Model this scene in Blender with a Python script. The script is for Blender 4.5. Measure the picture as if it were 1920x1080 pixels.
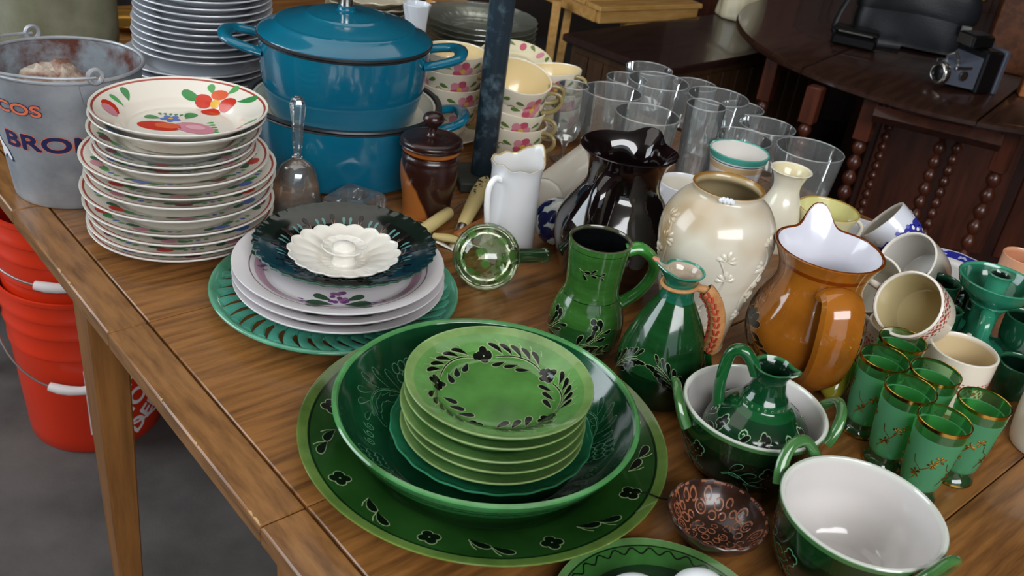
import bpy, bmesh, math, random
from mathutils import Vector, Matrix, Quaternion
random.seed(7)
PI = math.pi
for o in list(bpy.data.objects): bpy.data.objects.remove(o)
scene = bpy.context.scene
COL = scene.collection

# ------------------------------------------------------------------ camera
T = 0.74                      # height of the table top above the floor
HC = 0.62                     # camera height above the table top
F = 1770.0                    # focal length in pixels of the 1920x1080 frame
PITCH, ROLL = math.radians(29.42), math.radians(8.16)
_fw = Vector((0, math.cos(PITCH), -math.sin(PITCH)))
_rt = Vector((1, 0, 0)); _up = _rt.cross(_fw)
_r2 = _rt * math.cos(ROLL) + _up * math.sin(ROLL)
_u2 = _up * math.cos(ROLL) - _rt * math.sin(ROLL)
cd = bpy.data.cameras.new('camera'); cam = bpy.data.objects.new('camera', cd); COL.objects.link(cam)
cd.sensor_width = 36; cd.lens = 36 * F / 1920; cd.clip_start = .02; cd.clip_end = 60
cam.matrix_world = Matrix(((_r2.x, _u2.x, -_fw.x, 0), (_r2.y, _u2.y, -_fw.y, 0), (_r2.z, _u2.z, -_fw.z, T + HC), (0, 0, 0, 1)))
scene.camera = cam
cd.dof.use_dof = True; cd.dof.focus_distance = 1.12; cd.dof.aperture_fstop = 11
def P(px, py, z=0.0):
    """photo pixel -> point on the horizontal plane z metres above the table top (world xy, z rel. to table)"""
    d = _fw + _r2 * ((px - 960) / F) - _u2 * ((py - 540) / F)
    s = (z - HC) / d.z
    return Vector((d.x * s, d.y * s, z))
def rad(wpx, p):              # half width in metres of something wpx pixels wide at p (table-relative)
    return wpx / 2 / F * (p - Vector((0, 0, HC))).dot(_fw)

# ------------------------------------------------------------------ light
scene.view_settings.view_transform = 'Standard'; scene.view_settings.look = 'None'
scene.view_settings.gamma = 1; scene.view_settings.use_curve_mapping = False
scene.view_settings.exposure = 0.28
scene.cycles.max_bounces = 16; scene.cycles.transmission_bounces = 16; scene.cycles.transparent_max_bounces = 48
w = bpy.data.worlds.new('world'); scene.world = w; w.use_nodes = True
w.node_tree.nodes['Background'].inputs[0].default_value = (.78, .88, 1, 1)
w.node_tree.nodes['Background'].inputs[1].default_value = 0.9
def area(name, loc, target, sx, sy, power, col):
    l = bpy.data.lights.new(name, 'AREA'); l.shape = 'RECTANGLE'; l.size = sx; l.size_y = sy; l.energy = power; l.color = col
    o = bpy.data.objects.new(name, l); COL.objects.link(o); o.location = loc
    o.rotation_euler = (Vector(target) - Vector(loc)).to_track_quat('-Z', 'Y').to_euler(); return o
area('garage_door_daylight', (.95, -1.35, 2.55), (.15, 1.15, .75), 2.6, 1.5, 100, (.98, .985, 1))
area('overhead_soft_light', (-.30, 1.30, 2.70), (-.15, 1.15, .75), 3.0, 2.0, 16, (1, .96, .90))  # added soft overhead light for near-side contact shadows; no fixture seen
area('side_door_daylight', (-2.75, .9, 1.9), (0, 1.2, .75), 1.6, 1.9, 40, (.86, .94, 1))

# ------------------------------------------------------------------ helpers
def S(h):                     # '#rrggbb' -> linear rgb
    h = h.lstrip('#'); o = []
    for i in (0, 2, 4):
        c = int(h[i:i+2], 16) / 255; o.append(c / 12.92 if c <= .04045 else ((c + .055) / 1.055) ** 2.4)
    return tuple(o)
MATS = {}
def M(name, col='#ffffff', rough=.4, metal=0, coat=0, spec=.5, col2=None, ns=20, st=(1, 1, 1), nd=4, ramp=(.4, .6),
      bump=0, bs=200, bst=(1, 1, 1), attr=False, trans=0, ior=1.45, kind='noise', rough2=None, sss=0):
    m = bpy.data.materials.new(name); m.use_nodes = True; nt = m.node_tree; N = nt.nodes; L = nt.links
    b = N['Principled BSDF']
    b.inputs['Roughness'].default_value = rough; b.inputs['Metallic'].default_value = metal
    b.inputs['Coat Weight'].default_value = coat; b.inputs['Coat Roughness'].default_value = .06
    b.inputs['Specular IOR Level'].default_value = spec
    b.inputs['Transmission Weight'].default_value = trans; b.inputs['IOR'].default_value = ior
    c1 = N.new('ShaderNodeRGB'); c1.outputs[0].default_value = (*S(col), 1); out = c1.outputs[0]
    tc = N.new('ShaderNodeTexCoord')
    def noise(scale, stretch, detail, k='noise'):
        mp = N.new('ShaderNodeMapping'); mp.inputs['Scale'].default_value = stretch; L.new(tc.outputs['Object'], mp.inputs[0])
        if k == 'voronoi':
            t = N.new('ShaderNodeTexVoronoi'); t.inputs['Scale'].default_value = scale; L.new(mp.outputs[0], t.inputs['Vector']); return t.outputs['Distance']
        t = N.new('ShaderNodeTexNoise'); t.inputs['Scale'].default_value = scale; t.inputs['Detail'].default_value = detail
        t.inputs['Roughness'].default_value = .6
        L.new(mp.outputs[0], t.inputs['Vector']); return t.outputs[0]
    if col2:
        f = noise(ns, st, nd, kind)
        r = N.new('ShaderNodeValToRGB'); r.color_ramp.elements[0].position = ramp[0]; r.color_ramp.elements[1].position = ramp[1]
        L.new(f, r.inputs[0])
        mx = N.new('ShaderNodeMix'); mx.data_type = 'RGBA'; L.new(r.outputs[0], mx.inputs[0]); L.new(out, mx.inputs[6])
        mx.inputs[7].default_value = (*S(col2), 1); out = mx.outputs[2]
        if rough2 is not None:
            mr = N.new('ShaderNodeMapRange'); mr.inputs[3].default_value = rough; mr.inputs[4].default_value = rough2
            L.new(r.outputs[0], mr.inputs[0]); L.new(mr.outputs[0], b.inputs['Roughness'])
    if attr:
        a = N.new('ShaderNodeAttribute'); a.attribute_name = 'Col'
        mx = N.new('ShaderNodeMix'); mx.data_type = 'RGBA'; mx.blend_type = 'MULTIPLY'; mx.inputs[0].default_value = 1
        L.new(out, mx.inputs[6]); L.new(a.outputs[0], mx.inputs[7]); out = mx.outputs[2]
    L.new(out, b.inputs['Base Color'])
    if bump:
        f = noise(bs, bst, 3)
        bn = N.new('ShaderNodeBump'); bn.inputs['Strength'].default_value = bump; bn.inputs['Distance'].default_value = .002
        L.new(f, bn.inputs['Height']); L.new(bn.outputs[0], b.inputs['Normal'])
    MATS[name] = m; return m
def thin_glass(name, tint=(.96, .98, .98), k=1.0, rough=.02, base=.03, spots=None, haze=.06, hcol=(.8, .82, .82)):
    """thin-walled glass: clear body, Fresnel reflection, mixed-in haze standing in for light the glass catches"""
    m = bpy.data.materials.new(name); m.use_nodes = True; nt = m.node_tree; N = nt.nodes; L = nt.links
    N.remove(N['Principled BSDF']); out = N['Material Output']
    tr = N.new('ShaderNodeBsdfTransparent'); tr.inputs[0].default_value = (*tint, 1)
    df = N.new('ShaderNodeBsdfDiffuse'); df.inputs[0].default_value = (*hcol, 1)
    tl = N.new('ShaderNodeBsdfTranslucent'); tl.inputs[0].default_value = (*hcol, 1)
    md = N.new('ShaderNodeMixShader'); md.inputs[0].default_value = .4; L.new(df.outputs[0], md.inputs[1]); L.new(tl.outputs[0], md.inputs[2])
    mh = N.new('ShaderNodeMixShader'); mh.inputs[0].default_value = haze; L.new(tr.outputs[0], mh.inputs[1]); L.new(md.outputs[0], mh.inputs[2])  # haze lightens the body in place of reflected and refracted surroundings
    gl = N.new('ShaderNodeBsdfGlossy'); gl.inputs['Roughness'].default_value = rough; gl.inputs[0].default_value = (1, 1, 1, 1)
    fr = N.new('ShaderNodeFresnel'); fr.inputs[0].default_value = 1.5
    ma = N.new('ShaderNodeMath'); ma.operation = 'MULTIPLY_ADD'; ma.inputs[1].default_value = k; ma.inputs[2].default_value = base; ma.use_clamp = True
    L.new(fr.outputs[0], ma.inputs[0])
    mx = N.new('ShaderNodeMixShader'); L.new(ma.outputs[0], mx.inputs[0]); L.new(mh.outputs[0], mx.inputs[1]); L.new(gl.outputs[0], mx.inputs[2])
    if spots:
        tc = N.new('ShaderNodeTexCoord'); v = N.new('ShaderNodeTexVoronoi'); v.inputs['Scale'].default_value = spots[0]
        L.new(tc.outputs['Object'], v.inputs['Vector'])
        r = N.new('ShaderNodeMapRange'); r.inputs[1].default_value = .34; r.inputs[2].default_value = .46; r.inputs[3].default_value = spots[2]; r.inputs[4].default_value = haze
        L.new(v.outputs['Distance'], r.inputs[0]); L.new(r.outputs[0], mh.inputs[0])
        df.inputs[0].default_value = (*spots[1], 1); tl.inputs[0].default_value = (*spots[1], 1)
    L.new(mx.outputs[0], out.inputs[0]); MATS[name] = m; return m

WHITE = (1, 1, 1)
PRINT = ('painted_', 'printed_', 'scratched_', 'black_leaves', 'black_wreath', 'black_flowers', 'relief_leaves', 'slip_dabs', 'tan_outline', 'gilt_blossoms', 'inlaid_rings', 'raised_leaves', 'red_pattern', 'blue_blossom', 'pressed_relief', 'incised_lines', 'cut_facets', 'cut_star', 'red_weave', 'glued_chip')   # flat or tiny ornament
class MB:
    """collects shapes for ONE mesh object"""
    def __init__(s): s.v = []; s.f = []; s.c = []
    def add(s, vs, fs, col=WHITE):
        o = len(s.v); s.v += [tuple(p) for p in vs]
        s.f += [tuple(i + o for i in f) for f in fs]
        s.c += (col if isinstance(col, list) else [col] * len(vs)); return s
    def lathe(s, prof, seg=64, fn=None, col=WHITE):
        """prof: (r, z[, colour]) from first to last; fn(theta, r, z) -> (r, z)"""
        vs = []; cs = []; fs = []; rings = []
        for p in prof:
            c = p[2] if len(p) > 2 else col
            if p[0] < 1e-6:
                z = p[1]
                if fn: z = fn(0, 0, z)[1]
                rings.append([len(vs)]); vs.append((0, 0, z)); cs.append(c)
            else:
                rg = []
                for k in range(seg):
                    t = 2 * PI * k / seg; r, z = (p[0], p[1]) if fn is None else fn(t, p[0], p[1])
                    rg.append(len(vs)); vs.append((r * math.cos(t), r * math.sin(t), z)); cs.append(c)
                rings.append(rg)
        for a, b in zip(rings, rings[1:]):
            if len(a) == 1 and len(b) == 1: continue
            for k in range(seg):
                j = (k + 1) % seg
                if len(a) == 1: fs.append((a[0], b[j], b[k]))
                elif len(b) == 1: fs.append((a[k], a[j], b[0]))
                else: fs.append((a[k], a[j], b[j], b[k]))
        return s.add(vs, fs, cs)
    def tube(s, pts, r, seg=12, flat=1.0, col=WHITE, up=None, cap=True):
        pts = [Vector(p) for p in pts]; n = len(pts)
        rr = r if isinstance(r, (list, tuple)) else [r] * n
        vs = []; fs = []; nrm = None
        for i in range(n):
            t = (pts[min(i + 1, n - 1)] - pts[max(i - 1, 0)]).normalized()
            if nrm is None:
                a = Vector(up) if up else (Vector((0, 0, 1)) if abs(t.z) < .9 else Vector((1, 0, 0)))
                nrm = (a - t * a.dot(t)).normalized()
            else: nrm = (nrm - t * nrm.dot(t)).normalized()
            b = t.cross(nrm)
            for k in range(seg):
                a = 2 * PI * k / seg
                vs.append(pts[i] + nrm * (rr[i] * flat * math.cos(a)) + b * (rr[i] * math.sin(a)))
        for i in range(n - 1):
            for k in range(seg):
                j = (k + 1) % seg
                fs.append((i * seg + k, i * seg + j, (i + 1) * seg + j, (i + 1) * seg + k))
        if cap:
            fs.append(tuple(range(seg - 1, -1, -1))); fs.append(tuple(range((n - 1) * seg, n * seg)))
        return s.add(vs, fs, col)
    def box(s, x0, x1, y0, y1, z0, z1, ch=0.0, taper=1.0, col=WHITE):
        c = min(ch, (x1 - x0) / 3, (y1 - y0) / 3, (z1 - z0) / 3)
        cx, cy = (x0 + x1) / 2, (y0 + y1) / 2; vs = []; fs = []
        lv = [(z0, c, taper), (z0 + c, 0, taper), (z1 - c, 0, 1), (z1, c, 1)] if c > 0 else [(z0, 0, taper), (z1, 0, 1)]
        for z, d, k in lv:
            hx, hy = (x1 - x0) / 2 * k - d, (y1 - y0) / 2 * k - d; e = c * .7
            for (a, b) in ((-hx + e, -hy), (hx - e, -hy), (hx, -hy + e), (hx, hy - e), (hx - e, hy), (-hx + e, hy), (-hx, hy - e), (-hx, -hy + e)):
                vs.append((cx + a, cy + b, z))
        n = len(lv)
        for i in range(n - 1):
            for k in range(8):
                j = (k + 1) % 8; fs.append((i * 8 + k, i * 8 + j, (i + 1) * 8 + j, (i + 1) * 8 + k))
        fs.append(tuple(range(7, -1, -1))); fs.append(tuple(range((n - 1) * 8, n * 8)))
        return s.add(vs, fs, col)
    def prism(s, poly, z0, z1, col=WHITE):
        n = len(poly); vs = [(x, y, z0) for x, y in poly] + [(x, y, z1) for x, y in poly]
        fs = [tuple(range(n - 1, -1, -1)), tuple(range(n, 2 * n))] + [(k, (k + 1) % n, n + (k + 1) % n, n + k) for k in range(n)]
        return s.add(vs, fs, col)
    def xform(s, m, start=0):
        for i in range(start, len(s.v)): s.v[i] = tuple(m @ Vector(s.v[i]))
        return s
    def shape(s, loop, fmap, col=WHITE, lift=.0004, dome=0.0):
        """2-D outline laid on a surface; fmap(x, y, lift) -> 3-D"""
        n = len(loop); cx = sum(p[0] for p in loop) / n; cy = sum(p[1] for p in loop) / n
        vs = [fmap(cx, cy, lift + dome)]
        for q, d in ((.55, .75), (1.0, 0)):
            vs += [fmap(cx + (x - cx) * q, cy + (y - cy) * q, lift + dome * d) for x, y in loop]
        fs = [(0, 1 + k, 1 + (k + 1) % n) for k in range(n)] + [(1 + k, 1 + n + k, 1 + n + (k + 1) % n, 1 + (k + 1) % n) for k in range(n)]
        return s.add(vs, fs, col)
    def stroke(s, path, wd, fmap, col=WHITE, lift=.0004, dome=0.0):
        n = len(path); vs = []; fs = []
        for i in range(n):
            a = path[max(i - 1, 0)]; b = path[min(i + 1, n - 1)]
            dx, dy = b[0] - a[0], b[1] - a[1]; l = math.hypot(dx, dy) or 1
            h = (wd[i] if isinstance(wd, (list, tuple)) else wd) / 2
            x, y = path[i]; nx, ny = -dy / l * h, dx / l * h
            vs += [fmap(x + nx, y + ny, lift), fmap(x, y, lift + dome), fmap(x - nx, y - ny, lift)]
        for i in range(n - 1):
            o = 3 * i; fs += [(o, o + 1, o + 4, o + 3), (o + 1, o + 2, o + 5, o + 4)]
        return s.add(vs, fs, col)
    def build(s, name, mat, parent=None, smooth=True, label=None, sharp=35):
        me = bpy.data.meshes.new(name); me.from_pydata(s.v, [], s.f); me.validate()
        if len(me.vertices) == len(s.c):
            a = me.color_attributes.new('Col', 'FLOAT_COLOR', 'POINT')
            a.data.foreach_set('color', [x for c in s.c for x in (c[0], c[1], c[2], 1)])
        bm = bmesh.new(); bm.from_mesh(me); bmesh.ops.recalc_face_normals(bm, faces=bm.faces)
        if smooth and sharp:
            lim = math.radians(sharp)
            for e in bm.edges:
                if len(e.link_faces) == 2 and e.calc_face_angle(0) > lim: e.smooth = False
        for f in bm.faces: f.smooth = smooth
        bm.to_mesh(me); bm.free()
        me.materials.append(MATS[mat] if isinstance(mat, str) else mat)
        o = bpy.data.objects.new(name, me); COL.objects.link(o)
        if parent: o.parent = parent
        if label: o['label'] = label
        if parent and any(k in name for k in PRINT): o['kind'] = 'stuff'
        return o
def tag(o, label, cat, group=None):
    o['label'] = label; o['category'] = cat
    if group: o['group'] = group
    return o
def place(o, p, rz=0, axis=None, at=0.0):
    """p: table-relative point. axis: direction of the object's own z; at: height on its axis that sits at p"""
    q = Quaternion((0, 0, 1), rz)
    if axis is not None:
        d = Vector(axis).normalized(); q = Vector((0, 0, 1)).rotation_difference(d) @ q; base = Vector(p) - d * at
    else: base = Vector(p) - Vector((0, 0, at))
    o.rotation_mode = 'XYZ'; o.rotation_euler = q.to_euler(); o.location = (base.x, base.y, base.z + T); return o
def thing(name, label, cat, p, rz=0, group=None, axis=None, at=0.0):
    o = bpy.data.objects.new(name, None); COL.objects.link(o); o.empty_display_size = .02
    tag(o, label, cat, group); return place(o, p, rz, axis, at)
def struct(o): o['kind'] = 'structure'; return o
def copy_tree(o, parent=None):
    c = o.copy(); COL.objects.link(c); c.parent = parent
    for ch in o.children: copy_tree(ch, c)
    return c
def cr(pts, n=5, clamp=False):
    """Catmull-Rom through points (numbers tuples; colour kept from the nearer point)"""
    out = []; m = len(pts)
    for i in range(m - 1):
        p0, p1, p2, p3 = pts[max(i - 1, 0)], pts[i], pts[i + 1], pts[min(i + 2, m - 1)]
        for k in range(n):
            t = k / n; v = []
            for d in range(len(p1)):
                if isinstance(p1[d], (tuple, list)): v.append(p1[d] if t < .5 else p2[d]); continue
                a, b, c_, e = p0[d], p1[d], p2[d], p3[d]
                v.append(.5 * (2 * b + (c_ - a) * t + (2 * a - 5 * b + 4 * c_ - e) * t * t + (3 * b - a - 3 * c_ + e) * t ** 3))
            if clamp: v[0] = max(v[0], 0)
            out.append(tuple(v))
    out.append(tuple(pts[-1])); return out
def interp(tab, x):
    if x <= tab[0][0]: return tab[0][1]
    for (a, b), (c, d) in zip(tab, tab[1:]):
        if x <= c: return b + (d - b) * (x - a) / (c - a) if c > a else d
    return tab[-1][1]
def on_top(top):              # top: (r, z) upper side of a plate, r growing -> mapper of plan (x, y)
    def f(x, y, h): return (x, y, interp(top, math.hypot(x, y)) + h)
    return f
def on_side(side, r0):        # side: (z, r), z growing -> mapper of (arc length at radius r0 from theta 0, z)
    def f(x, y, h):
        t = x / r0; r = interp(side, y); k = (interp(side, y + .002) - interp(side, y - .002)) / .004
        n = 1 / math.sqrt(1 + k * k); rr = r + h * n
        return (rr * math.cos(t), rr * math.sin(t), y - h * k * n)
    return f
def leaf(cx, cy, ln, wd, ang, n=14, bend=0.0):
    """teardrop: tip at start, round at the far end"""
    L = []; c, s_ = math.cos(ang), math.sin(ang)
    for k in range(n):
        a = 2 * PI * k / n
        u = .5 - .5 * math.cos(a); v = math.sin(a) * (u ** .7) * .5
        x = ln * u; y = wd * v * 1.1 + bend * ln * u * u
        L.append((cx + c * x - s_ * y, cy + s_ * x + c * y))
    return L
def oval(cx, cy, a, b=None, ang=0, n=12):
    b = b or a; c, s_ = math.cos(ang), math.sin(ang)
    return [(cx + c * a * math.cos(2 * PI * k / n) - s_ * b * math.sin(2 * PI * k / n), cy + s_ * a * math.cos(2 * PI * k / n) + c * b * math.sin(2 * PI * k / n)) for k in range(n)]
def text_mesh(mb, txt, size, x0, y0, fmap, col, lift, off=0.0, ang=0, width=None, shear=0):
    cu = bpy.data.curves.new('t', 'FONT'); cu.body = txt; cu.size = size; cu.shear = shear
    ob = bpy.data.objects.new('t', cu); me = bpy.data.meshes.new_from_object(ob)
    bm = bmesh.new(); bm.from_mesh(me)
    bmesh.ops.triangulate(bm, faces=bm.faces)
    for _ in range(2):
        bmesh.ops.subdivide_edges(bm, edges=[e for e in bm.edges if e.calc_length() > size * .2], cuts=1)
        bmesh.ops.triangulate(bm, faces=bm.faces)
    bm.verts.ensure_lookup_table()
    mx = max(v.co.x for v in bm.verts); k = width / mx if width else 1; c, s_ = math.cos(ang), math.sin(ang)
    bm.verts.index_update(); fs = [tuple(v.index for v in f.verts) for f in bm.faces]
    for j in range(9 if off else 1):                  # heavier strokes: the letters drawn again, shifted
        ox, oy = (0, 0) if j == 8 or not off else (off * math.cos(j * PI / 4), off * math.sin(j * PI / 4))
        mb.add([fmap(x0 + ox + c * v.co.x * k - s_ * v.co.y, y0 + oy + s_ * v.co.x * k + c * v.co.y, lift + j * 2e-5) for v in bm.verts], fs, col)
    bm.free(); bpy.data.objects.remove(ob); bpy.data.curves.remove(cu); bpy.data.meshes.remove(me)
ORD = ['topmost', 'second', 'third', 'fourth', 'fifth', 'sixth', 'seventh', 'eighth', 'ninth', 'tenth', 'eleventh', 'twelfth', 'thirteenth', 'fourteenth', 'fifteenth', 'sixteenth', 'seventeenth', 'eighteenth']
def nth(i, what, n):          # position in a stack counted from its top
    if i == 0: return 'topmost ' + what
    if i == n - 1: return 'lowest ' + what
    return ORD[i] + ' ' + what + ' from the top'

# ------------------------------------------------------------------ materials
M('concrete', '#5d5855', .75, col2='#46423f', ns=6, ramp=(.35, .7), bump=.2, bs=120)
M('wall_dark', '#3a2c24', .8, col2='#2a1f19', ns=3)
M('ceiling_grey', '#8a857e', .9)
M('wood_v', '#926232', .33, col2='#4f3016', ns=9, st=(11, .8, 11), nd=8, ramp=(.40, .72), coat=.25, bump=.06, bs=90, bst=(9, .6, 9))
M('wood_u', '#926538', .35, col2='#59391b', ns=11, st=(1.4, 8, 8), nd=8, ramp=(.40, .74), coat=.2, bump=.06, bs=90, bst=(.6, 9, 9))
M('wood_z', '#93612f', .4, col2='#6d4520', ns=8, st=(7, 7, .6), nd=6, ramp=(.36, .70), coat=.15)
M('chip', '#c9a878', .7)
M('wood_under', '#3a2412', .7)
M('pine', '#d2a566', .45, col2='#b5843f', ns=8, st=(1, 6, 6), ramp=(.3, .7))
M('walnut', '#35201a', .35, col2='#221310', ns=8, st=(1, 7, 7), ramp=(.35, .7), coat=.35)
M('walnut_gloss', '#3a241b', .28, col2='#28160f', ns=7, st=(1, 8, 8), ramp=(.35, .7), coat=.5)
M('mahogany', '#5a2c1a', .35, col2='#3a180d', ns=7, st=(6, 6, .7), ramp=(.35, .7), coat=.35)
M('mahogany_dark', '#3b1c12', .4, col2='#27110b', ns=6, st=(6, 6, .6), ramp=(.35, .7), coat=.2)
M('oak_dark', '#4b321d', .45, col2='#332112', ns=7, st=(6, 6, .7), ramp=(.35, .7))
M('glaze', '#ffffff', .12, coat=.6, attr=True)
M('china', '#ffffff', .2, coat=.5, attr=True)
M('paint', '#ffffff', .3, coat=.3, attr=True)
M('matte_paint', '#ffffff', .55, attr=True)
M('green_glaze', '#ffffff', .12, coat=.6, attr=True, col2='#8f9c7c', ns=9, st=(1, 1, 5), ramp=(.3, .75), bump=.03, bs=60)
M('green_plain', '#ffffff', .12, coat=.6, attr=True, col2='#9aa68a', ns=14, ramp=(.3, .75), bump=.03, bs=60)
M('teal_enamel', '#0c6d86', .16, coat=.7, col2='#0a5b78', ns=5, ramp=(.3, .7))
M('pot_black', '#26282b', .35)
M('pot_cream', '#e6ddc8', .25, coat=.4)
M('steel', '#c9c6c0', .25, metal=1)
M('zinc', '#b9bcc0', .42, metal=.5, col2='#8b9096', ns=14, ramp=(.3, .7), bump=.08, bs=50, rough2=.55)
M('zinc_rusty', '#8d979f', .6, metal=.2, col2='#5a2c1c', ns=11, nd=6, ramp=(.44, .58), bump=.5, bs=60)
M('crust', '#cfc4b4', .9, col2='#7d5646', ns=30, nd=6, ramp=(.35, .6), bump=1.0, bs=130)
M('amber_glaze', '#a3621c', .1, coat=.8, col2='#62350c', ns=9, nd=6, ramp=(.38, .70), bump=.03, bs=40, attr=True)
M('black_glaze', '#0c0607', .06, coat=.9, col2='#180b0d', ns=10)
M('vase_glaze', '#dcd6c4', .22, coat=.5, col2='#b0946a', ns=10, nd=2, ramp=(.44, .66), attr=True)
M('motif_black', '#060a06', .15, coat=.5)
M('motif_pale', '#93a878', .3, coat=.3)
M('bead_brown', '#24100a', .25, coat=.5)
M('dark_wood_jar', '#2e1410', .3, col2='#1d0b09', ns=8, st=(6, 6, .7), coat=.4)
M('orange_wood', '#a8622a', .32, col2='#84471a', ns=8, st=(1, 1, 6), coat=.4)
M('marble_dark', '#22303a', .4, col2='#5e737e', ns=38, nd=8, ramp=(.50, .74), coat=.2)
M('slate_dark', '#2b2f2a', .55, col2='#3c403a', ns=20)
M('marble_white', '#d8d1c3', .35, col2='#b9b0a2', ns=7, nd=6, ramp=(.52, .72), coat=.2)
M('ivory', '#e2d3a4', .35, coat=.2, attr=True)
M('leather_black', '#17181b', .42, bump=.25, bs=220, col2='#202328', ns=5)
M('plastic_black', '#0d0d0f', .35)
M('camera_grey', '#5a5f6c', .4, metal=.2)
M('wood_box', '#5e3418', .4, col2='#47240f', ns=9, st=(5, 1, 5))
M('bucket_red', '#d9330f', .38, coat=.2, col2='#c92c0c', ns=3, ramp=(.3, .7))
M('bucket_white', '#e9dfdc', .5)
M('wire', '#9c9a98', .35, metal=.8)
M('rack_dark', '#2a2024', .5)
M('stoneware', '#7d7d68', .5, col2='#67664f', ns=16, nd=5, ramp=(.35, .7), bump=.1, bs=80)
M('brass', '#b98a3d', .35, metal=.8)
M('granite', '#33302e', .6, col2='#8a8682', ns=45, ramp=(.55, .7))
M('wicker', '#c9935f', .55, col2='#a86f3c', ns=60, ramp=(.35, .7))
M('wicker_red', '#b0402a', .6)
M('gold', '#c9a04a', .2, metal=1)
M('bead_white', '#e6ebee', .3)
M('clay', '#c98a6c', .8)
M('mosaic', '#10184e', .08, coat=.8, col2='#c8cfc8', ns=62, kind='voronoi', ramp=(.58, .66))
M('horn_bowl', '#2c1a14', .25, coat=.5, col2='#40281e', ns=25)
M('horn_ring', '#9a5f42', .35, coat=.3)
def two_tone():               # dark heart wood and orange sap wood of the turned jar
    m = M('jar_two_tone', '#2c130f', .3, coat=.45); N = m.node_tree.nodes; L = m.node_tree.links; b = N['Principled BSDF']
    tc = N.new('ShaderNodeTexCoord'); sx = N.new('ShaderNodeSeparateXYZ'); L.new(tc.outputs['Object'], sx.inputs[0])
    a = N.new('ShaderNodeMath'); a.operation = 'MULTIPLY_ADD'; a.inputs[1].default_value = .62; L.new(sx.outputs['Z'], a.inputs[0]); L.new(sx.outputs['X'], a.inputs[2])
    n = N.new('ShaderNodeTexNoise'); n.inputs['Scale'].default_value = 22; L.new(tc.outputs['Object'], n.inputs['Vector'])
    a2 = N.new('ShaderNodeMath'); a2.operation = 'MULTIPLY_ADD'; a2.inputs[1].default_value = .02; L.new(n.outputs[0], a2.inputs[0]); L.new(a.outputs[0], a2.inputs[2])
    r = N.new('ShaderNodeMapRange'); r.inputs[1].default_value = .022; r.inputs[2].default_value = .027; L.new(a2.outputs[0], r.inputs[0])
    mx = N.new('ShaderNodeMix'); mx.data_type = 'RGBA'; L.new(r.outputs[0], mx.inputs[0])
    mx.inputs[6].default_value = (*S('#a8642c'), 1); mx.inputs[7].default_value = (*S('#2c130f'), 1); L.new(mx.outputs[2], b.inputs['Base Color'])
two_tone()
thin_glass('clear_glass', (.96, .975, .975), .8, .02, .02, haze=.085)  # pale haze stands in for bright surroundings seen in the glass
thin_glass('glass_edge', (.9, .93, .93), 1.0, .08, .10, haze=.45, hcol=(.9, .92, .92))  # whitish haze paints in the bright reflection along the rims
thin_glass('glass_block', (.93, .95, .96), 1.2, .06, .08, haze=.16, hcol=(.75, .78, .80))
thin_glass('plate_glass', (.90, .93, .88), .9, .15, .05, haze=.20, hcol=(.62, .64, .56))
thin_glass('cut_glass', (.95, .97, .98), 1.1, .03, .06, haze=.08)
thin_glass('green_clear', (.45, .80, .45), .8, .02, .03, haze=.12, hcol=(.20, .55, .22))
thin_glass('ball_glass', (.84, .90, .74), .8, .02, .03, spots=(62, (.10, .26, .05), .80), haze=.04)
thin_glass('green_neck', (.50, .66, .46), .9, .02, .04, haze=.25, hcol=(.10, .25, .10))
def frosted():
    m = bpy.data.materials.new('green_frost'); m.use_nodes = True; N = m.node_tree.nodes; L = m.node_tree.links; b = N['Principled BSDF']
    b.inputs['Base Color'].default_value = (*S('#6fb78c'), 1); b.inputs['Roughness'].default_value = .42
    tl = N.new('ShaderNodeBsdfTranslucent'); tl.inputs[0].default_value = (*S('#63c07a'), 1)
    tp = N.new('ShaderNodeBsdfTransparent'); tp.inputs[0].default_value = (*S('#4fb560'), 1)
    m1 = N.new('ShaderNodeMixShader'); m1.inputs[0].default_value = .5; L.new(b.outputs[0], m1.inputs[1]); L.new(tl.outputs[0], m1.inputs[2])
    m2 = N.new('ShaderNodeMixShader'); m2.inputs[0].default_value = .15; L.new(m1.outputs[0], m2.inputs[1]); L.new(tp.outputs[0], m2.inputs[2])
    L.new(m2.outputs[0], N['Material Output'].inputs[0]); MATS['green_frost'] = m
frosted()

# ------------------------------------------------------------------ the room
def panel_wall(name, boxes, mat):
    b = MB()
    for q in boxes: b.box(*q)
    return struct(b.build(name, mat, smooth=False))
panel_wall('floor', [(-3.3, 3.5, -2.8, 5.3, -.06, 0)], 'concrete')
panel_wall('ceiling', [(-3.3, 3.5, -2.8, 5.3, 2.75, 2.83)], 'ceiling_grey')
panel_wall('wall_back', [(-3.3, 3.5, 5.3, 5.4, 0, 2.75)], 'wall_dark')
panel_wall('wall_right', [(3.5, 3.6, -2.8, 5.4, 0, 2.75)], 'wall_dark')
panel_wall('wall_left', [(-3.4, -3.3, -2.8, .0, 0, 2.75), (-3.4, -3.3, 1.8, 5.4, 0, 2.75), (-3.4, -3.3, .0, 1.8, 2.6, 2.75)], 'wall_dark')
panel_wall('wall_front', [(-3.3, -.4, -2.9, -2.8, 0, 2.75), (2.9, 3.5, -2.9, -2.8, 0, 2.75), (-.4, 2.9, -2.9, -2.8, 2.6, 2.75)], 'wall_dark')

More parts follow.
